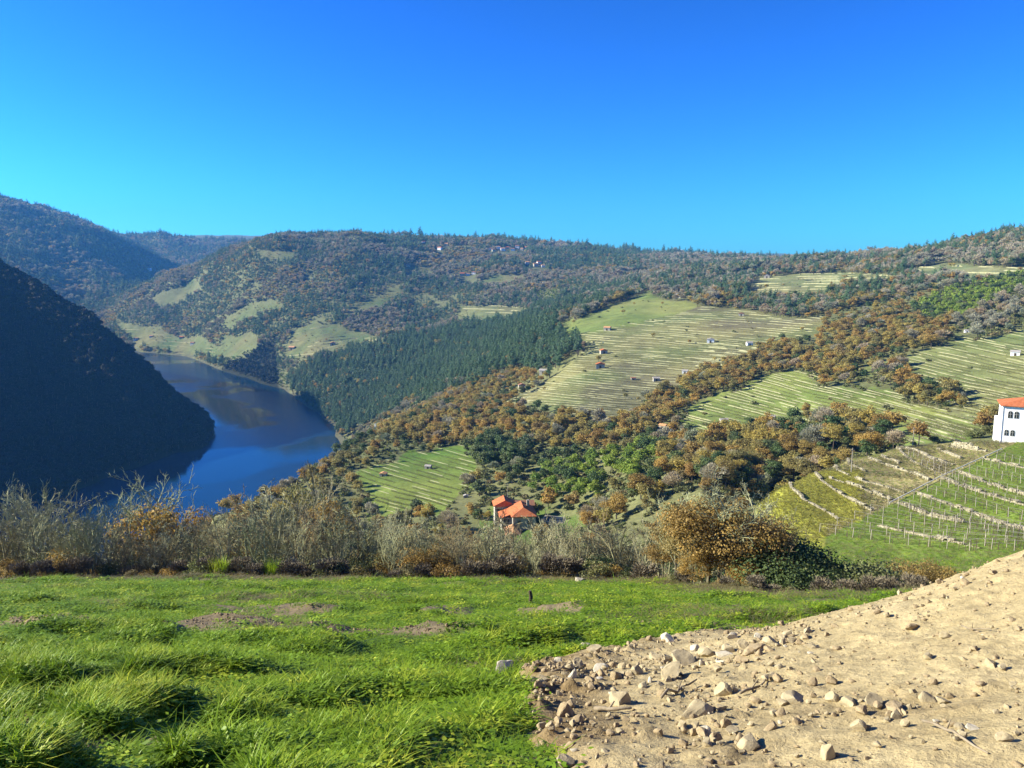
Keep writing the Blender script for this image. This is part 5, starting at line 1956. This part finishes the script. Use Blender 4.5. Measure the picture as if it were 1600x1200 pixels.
def brown_crowns():
    r = np.random.default_rng(31)
    M['brown_leaf'] = leaf_mat('withered_leaf', [(0, (0.32, 0.215, 0.07)), (0.5, (0.41, 0.265, 0.065)), (1, (0.28, 0.23, 0.09))], 0.35, 1.4, 0.55)
    for key, mat, shape, H, W, n, leaf in (('brown', 'brown_leaf', 'round', 6, 5.4, 9000, 0.055), ('orange', 'oak_leaf', 'round', 7, 5.5, 8000, 0.07), ('dark', 'ever_leaf', 'shrub', 3.2, 4.6, 9000, 0.05), ('shrub', 'brown_leaf', 'shrub', 2.4, 3.6, 6000, 0.04), ('olive', 'shrub_leaf', 'shrub', 2.2, 3.4, 6000, 0.04)):
        BROWN[key] = []
        for j in range(2):
            V, F = crown_np(shape, H, W, n, leaf, r)
            BROWN[key].append(mesh_np('crown', V, F, [M[mat]]))


brown_crowns()
_base_h = {'brown': 6.0, 'orange': 7.0, 'dark': 3.2, 'shrub': 2.4, 'olive': 2.2}


def put_bare(px, Y, top, lab, grp, r, leaves=None, sxy=1.0, i=None):
    P = at_dist(px, Y)
    _, s = ray(px, top)
    H = s * Y - P.z
    if H < 1.2: return None
    i = int(r.integers(len(BARE))) if i is None else i
    e = anchor('bare_tree' if not leaves else ('oak_tree' if leaves in ('brown', 'orange') else 'shrub'), (P.x, P.y, P.z - .05), r.uniform(0, 6.28), lab, 'bare tree' if not leaves else ('oak tree' if leaves in ('brown', 'orange') else 'shrub'), grp)
    if leaves in (None, 'brown', 'orange'):
        k = H / 6.0
        t = link('trunk', BARE[i][0], e); b = link('branches', BARE[i][1], e)
        for o in (t, b): o.scale = (k * sxy, k * sxy, k)
    else:
        t = link('stems', BARE[i][0], e); t.scale = (H / 8, H / 8, H / 8)
    if leaves:
        c = link('crown', BROWN[leaves][int(r.integers(2))], e)
        k = H / _base_h[leaves]
        c.scale = (k * sxy, k * sxy, k)
    return e


def build_edge_trees():
    r = np.random.default_rng(55)
    n = 0
    for px in np.arange(-70, 1010, 10.0):
        for q in range(1 if r.uniform() < 0.75 else 2):
            x = px + r.uniform(-8, 8)
            u, _ = ray(x, 900)
            Y = float(edge_y(np.array(u))) + r.uniform(0.5, 13)
            top = np.interp(x, [0, 60, 130, 180, 300, 350, 420, 520, 700, 820, 1010], [810, 794, 798, 834, 838, 806, 798, 816, 826, 840, 818]) + r.normal(8, 14)
            lab = 'lichen-grey leafless tree in the thicket along the meadow edge'
            if x < 180 and top < 800: lab = 'tall lichen-grey leafless tree against the dark shaded hill'
            elif 930 < x < 1010: lab = 'slim whitish leafless tree beside the big brown oaks'
            put_bare(x, Y, top, lab, 'bare trees along the meadow edge', r)
            n += 1
    for px, Y, top, kind, sx, lab in (
            (240, 58, 752, 'orange', .95, 'orange-leaved tree rising above the bare thicket before the river'), (285, 60, 762, 'orange', .75, 'second orange-brown tree above the bare thicket, slimmer'), (505, 88, 768, 'orange', .8, 'golden orange tree behind the bare thicket below the green spur'), (470, 95, 745, 'orange', .7, 'brown-orange tree behind the thicket near the river bend'),
            (1055, 37, 778, 'brown', 1.0, 'big brown oak with golden leaves, first of the group'), (1105, 36, 755, 'brown', 1.1, 'tallest big brown oak at the meadow edge'), (1160, 36, 768, 'brown', 1.05, 'big brown oak with pale lichen branches'), (1205, 35, 808, 'brown', 1.0, 'lower brown oak beside the dark bushes'), (1085, 35, 842, 'brown', .9, 'low brown oak at the foot of the big oaks'), (1035, 39, 815, 'brown', .8, 'yellow-brown oak next to the whitish trees'),
            (1228, 34.5, 832, 'dark', 1.05, 'dark green bush below the brown oaks'), (1272, 34, 852, 'dark', 1.05, 'dark grey-green bush at the corner of the meadow'), (1312, 33.5, 866, 'olive', 1.1, 'grey-green bush beside the dark bushes'), (1350, 33.5, 880, 'olive', 1.0, 'low grey bush before the brown shrubs'), (1390, 36, 868, 'shrub', 1.0, 'rusty brown shrub above the earth heap'), (1440, 38, 868, 'shrub', .95, 'second rusty brown shrub above the earth heap'), (1475, 40, 880, 'shrub', .8, 'last rusty shrub beside the crest of the heap'),
            (610, 46, 868, 'shrub', .8, 'reddish brown shrub at the foot of the bare thicket'), (655, 46, 878, 'shrub', .7, 'small reddish shrub beside a bigger one in the thicket'), (15, 46, 872, 'shrub', .9, 'reddish undergrowth bush in the thicket before the dark hill'), (90, 47, 880, 'olive', .9, 'olive undergrowth bush in the bare thicket'), (540, 48, 880, 'olive', .9, 'olive bush at the foot of the thicket near the house'), (1150, 33.5, 880, 'shrub', .8, 'brown low bush under the big oaks'), (700, 62, 820, 'shrub', 1.0, 'brown leafy bush behind the thicket')):
        put_bare(px, Y, top, lab, None, r, kind, sx)
    kinds = ('shrub', 'olive', 'dark')
    for px in np.arange(-40, 1020, 26):
        k = kinds[int(r.choice(3, p=[.45, .35, .2]))]
        u, _ = ray(px, 900)
        put_bare(px + r.uniform(-10, 10), float(edge_y(np.array(u))) + r.uniform(2, 12), r.uniform(846, 884), {'shrub': 'rust-brown undershrub in the bare thicket', 'olive': 'olive undershrub in the bare thicket', 'dark': 'dark green undershrub in the bare thicket'}[k], 'undershrubs in the bare thicket', r, k, .9)
    for px in np.arange(1010, 1250, 22):
        put_bare(px + r.uniform(-8, 8), r.uniform(40, 46), r.uniform(775, 840), 'leafless tree standing among the big brown oaks', 'bare trees among the brown oaks', r)
    # undergrowth: brambles, bracken, dead twigs
    V, F = crown_np('grey', 1.1, 1.6, 2200, 0.045, r)
    tw = mesh_np('bramble', V, F, [M['twig']])
    V, F = crown_np('shrub', 0.9, 1.5, 900, 0.035, r)
    br = mesh_np('bracken', V, F, [M['brown_leaf']])
    V, F = crown_np('shrub', 0.9, 1.5, 900, 0.04, r)
    ol = mesh_np('olive', V, F, [M['shrub_leaf']])
    c = sources('undergrowth', [tw, br, ol])
    u = r.uniform(-0.75, 0.55, 900)
    Y = edge_y(u) + r.uniform(-1.0, 16, 900)
    s = r.uniform(0.5, 1.3, 900) * np.where(u > 0.2, 0.6, 1.0)
    scatter('undergrowth', c, np.stack([u * Y, Y, ground(u * Y, Y)], 1), r.uniform(0, 6.28, 900), s, r.choice(3, 900, p=[.45, .3, .25]), 'tangled brambles and dead bracken under the bare trees', 'undergrowth')
    # broom
    for px, top, lab in ((342, 884, 'upright green broom bush at the thicket edge, wider one'), (428, 892, 'smaller green broom bush at the thicket edge')):
        P = at_dist(px, 42.5)
        m = tuft(420, 1.25, 0.45, 0.011, 0.35, r, M['grass'])
        o = link('broom_bush', m, None, P)
        tag(o, lab, 'broom bush')
    # stump and pale heap at the end of the meadow
    P = hit(828, 944, 10, 60)
    m = MB(); m.tube([(0, 0, -.1), (0.03, 0, .25), (0, .02, .42)], [.07, .06, .05], 7)
    tag(m.build('wooden_stake', M['dark_wood'], None, False, P), 'short weathered stake standing in the meadow', 'stake')
    P = hit(906, 912, 10, 60)
    o = link('stone', rock_mesh(77, 'stone_white', 3), None, (P.x, P.y, P.z + .12)); o.scale = (.45, .35, .5)
    tag(o, 'pale boulder at the far edge of the meadow', 'stone')


build_meadow_grass()
build_vines()
build_stones()
build_edge_trees()
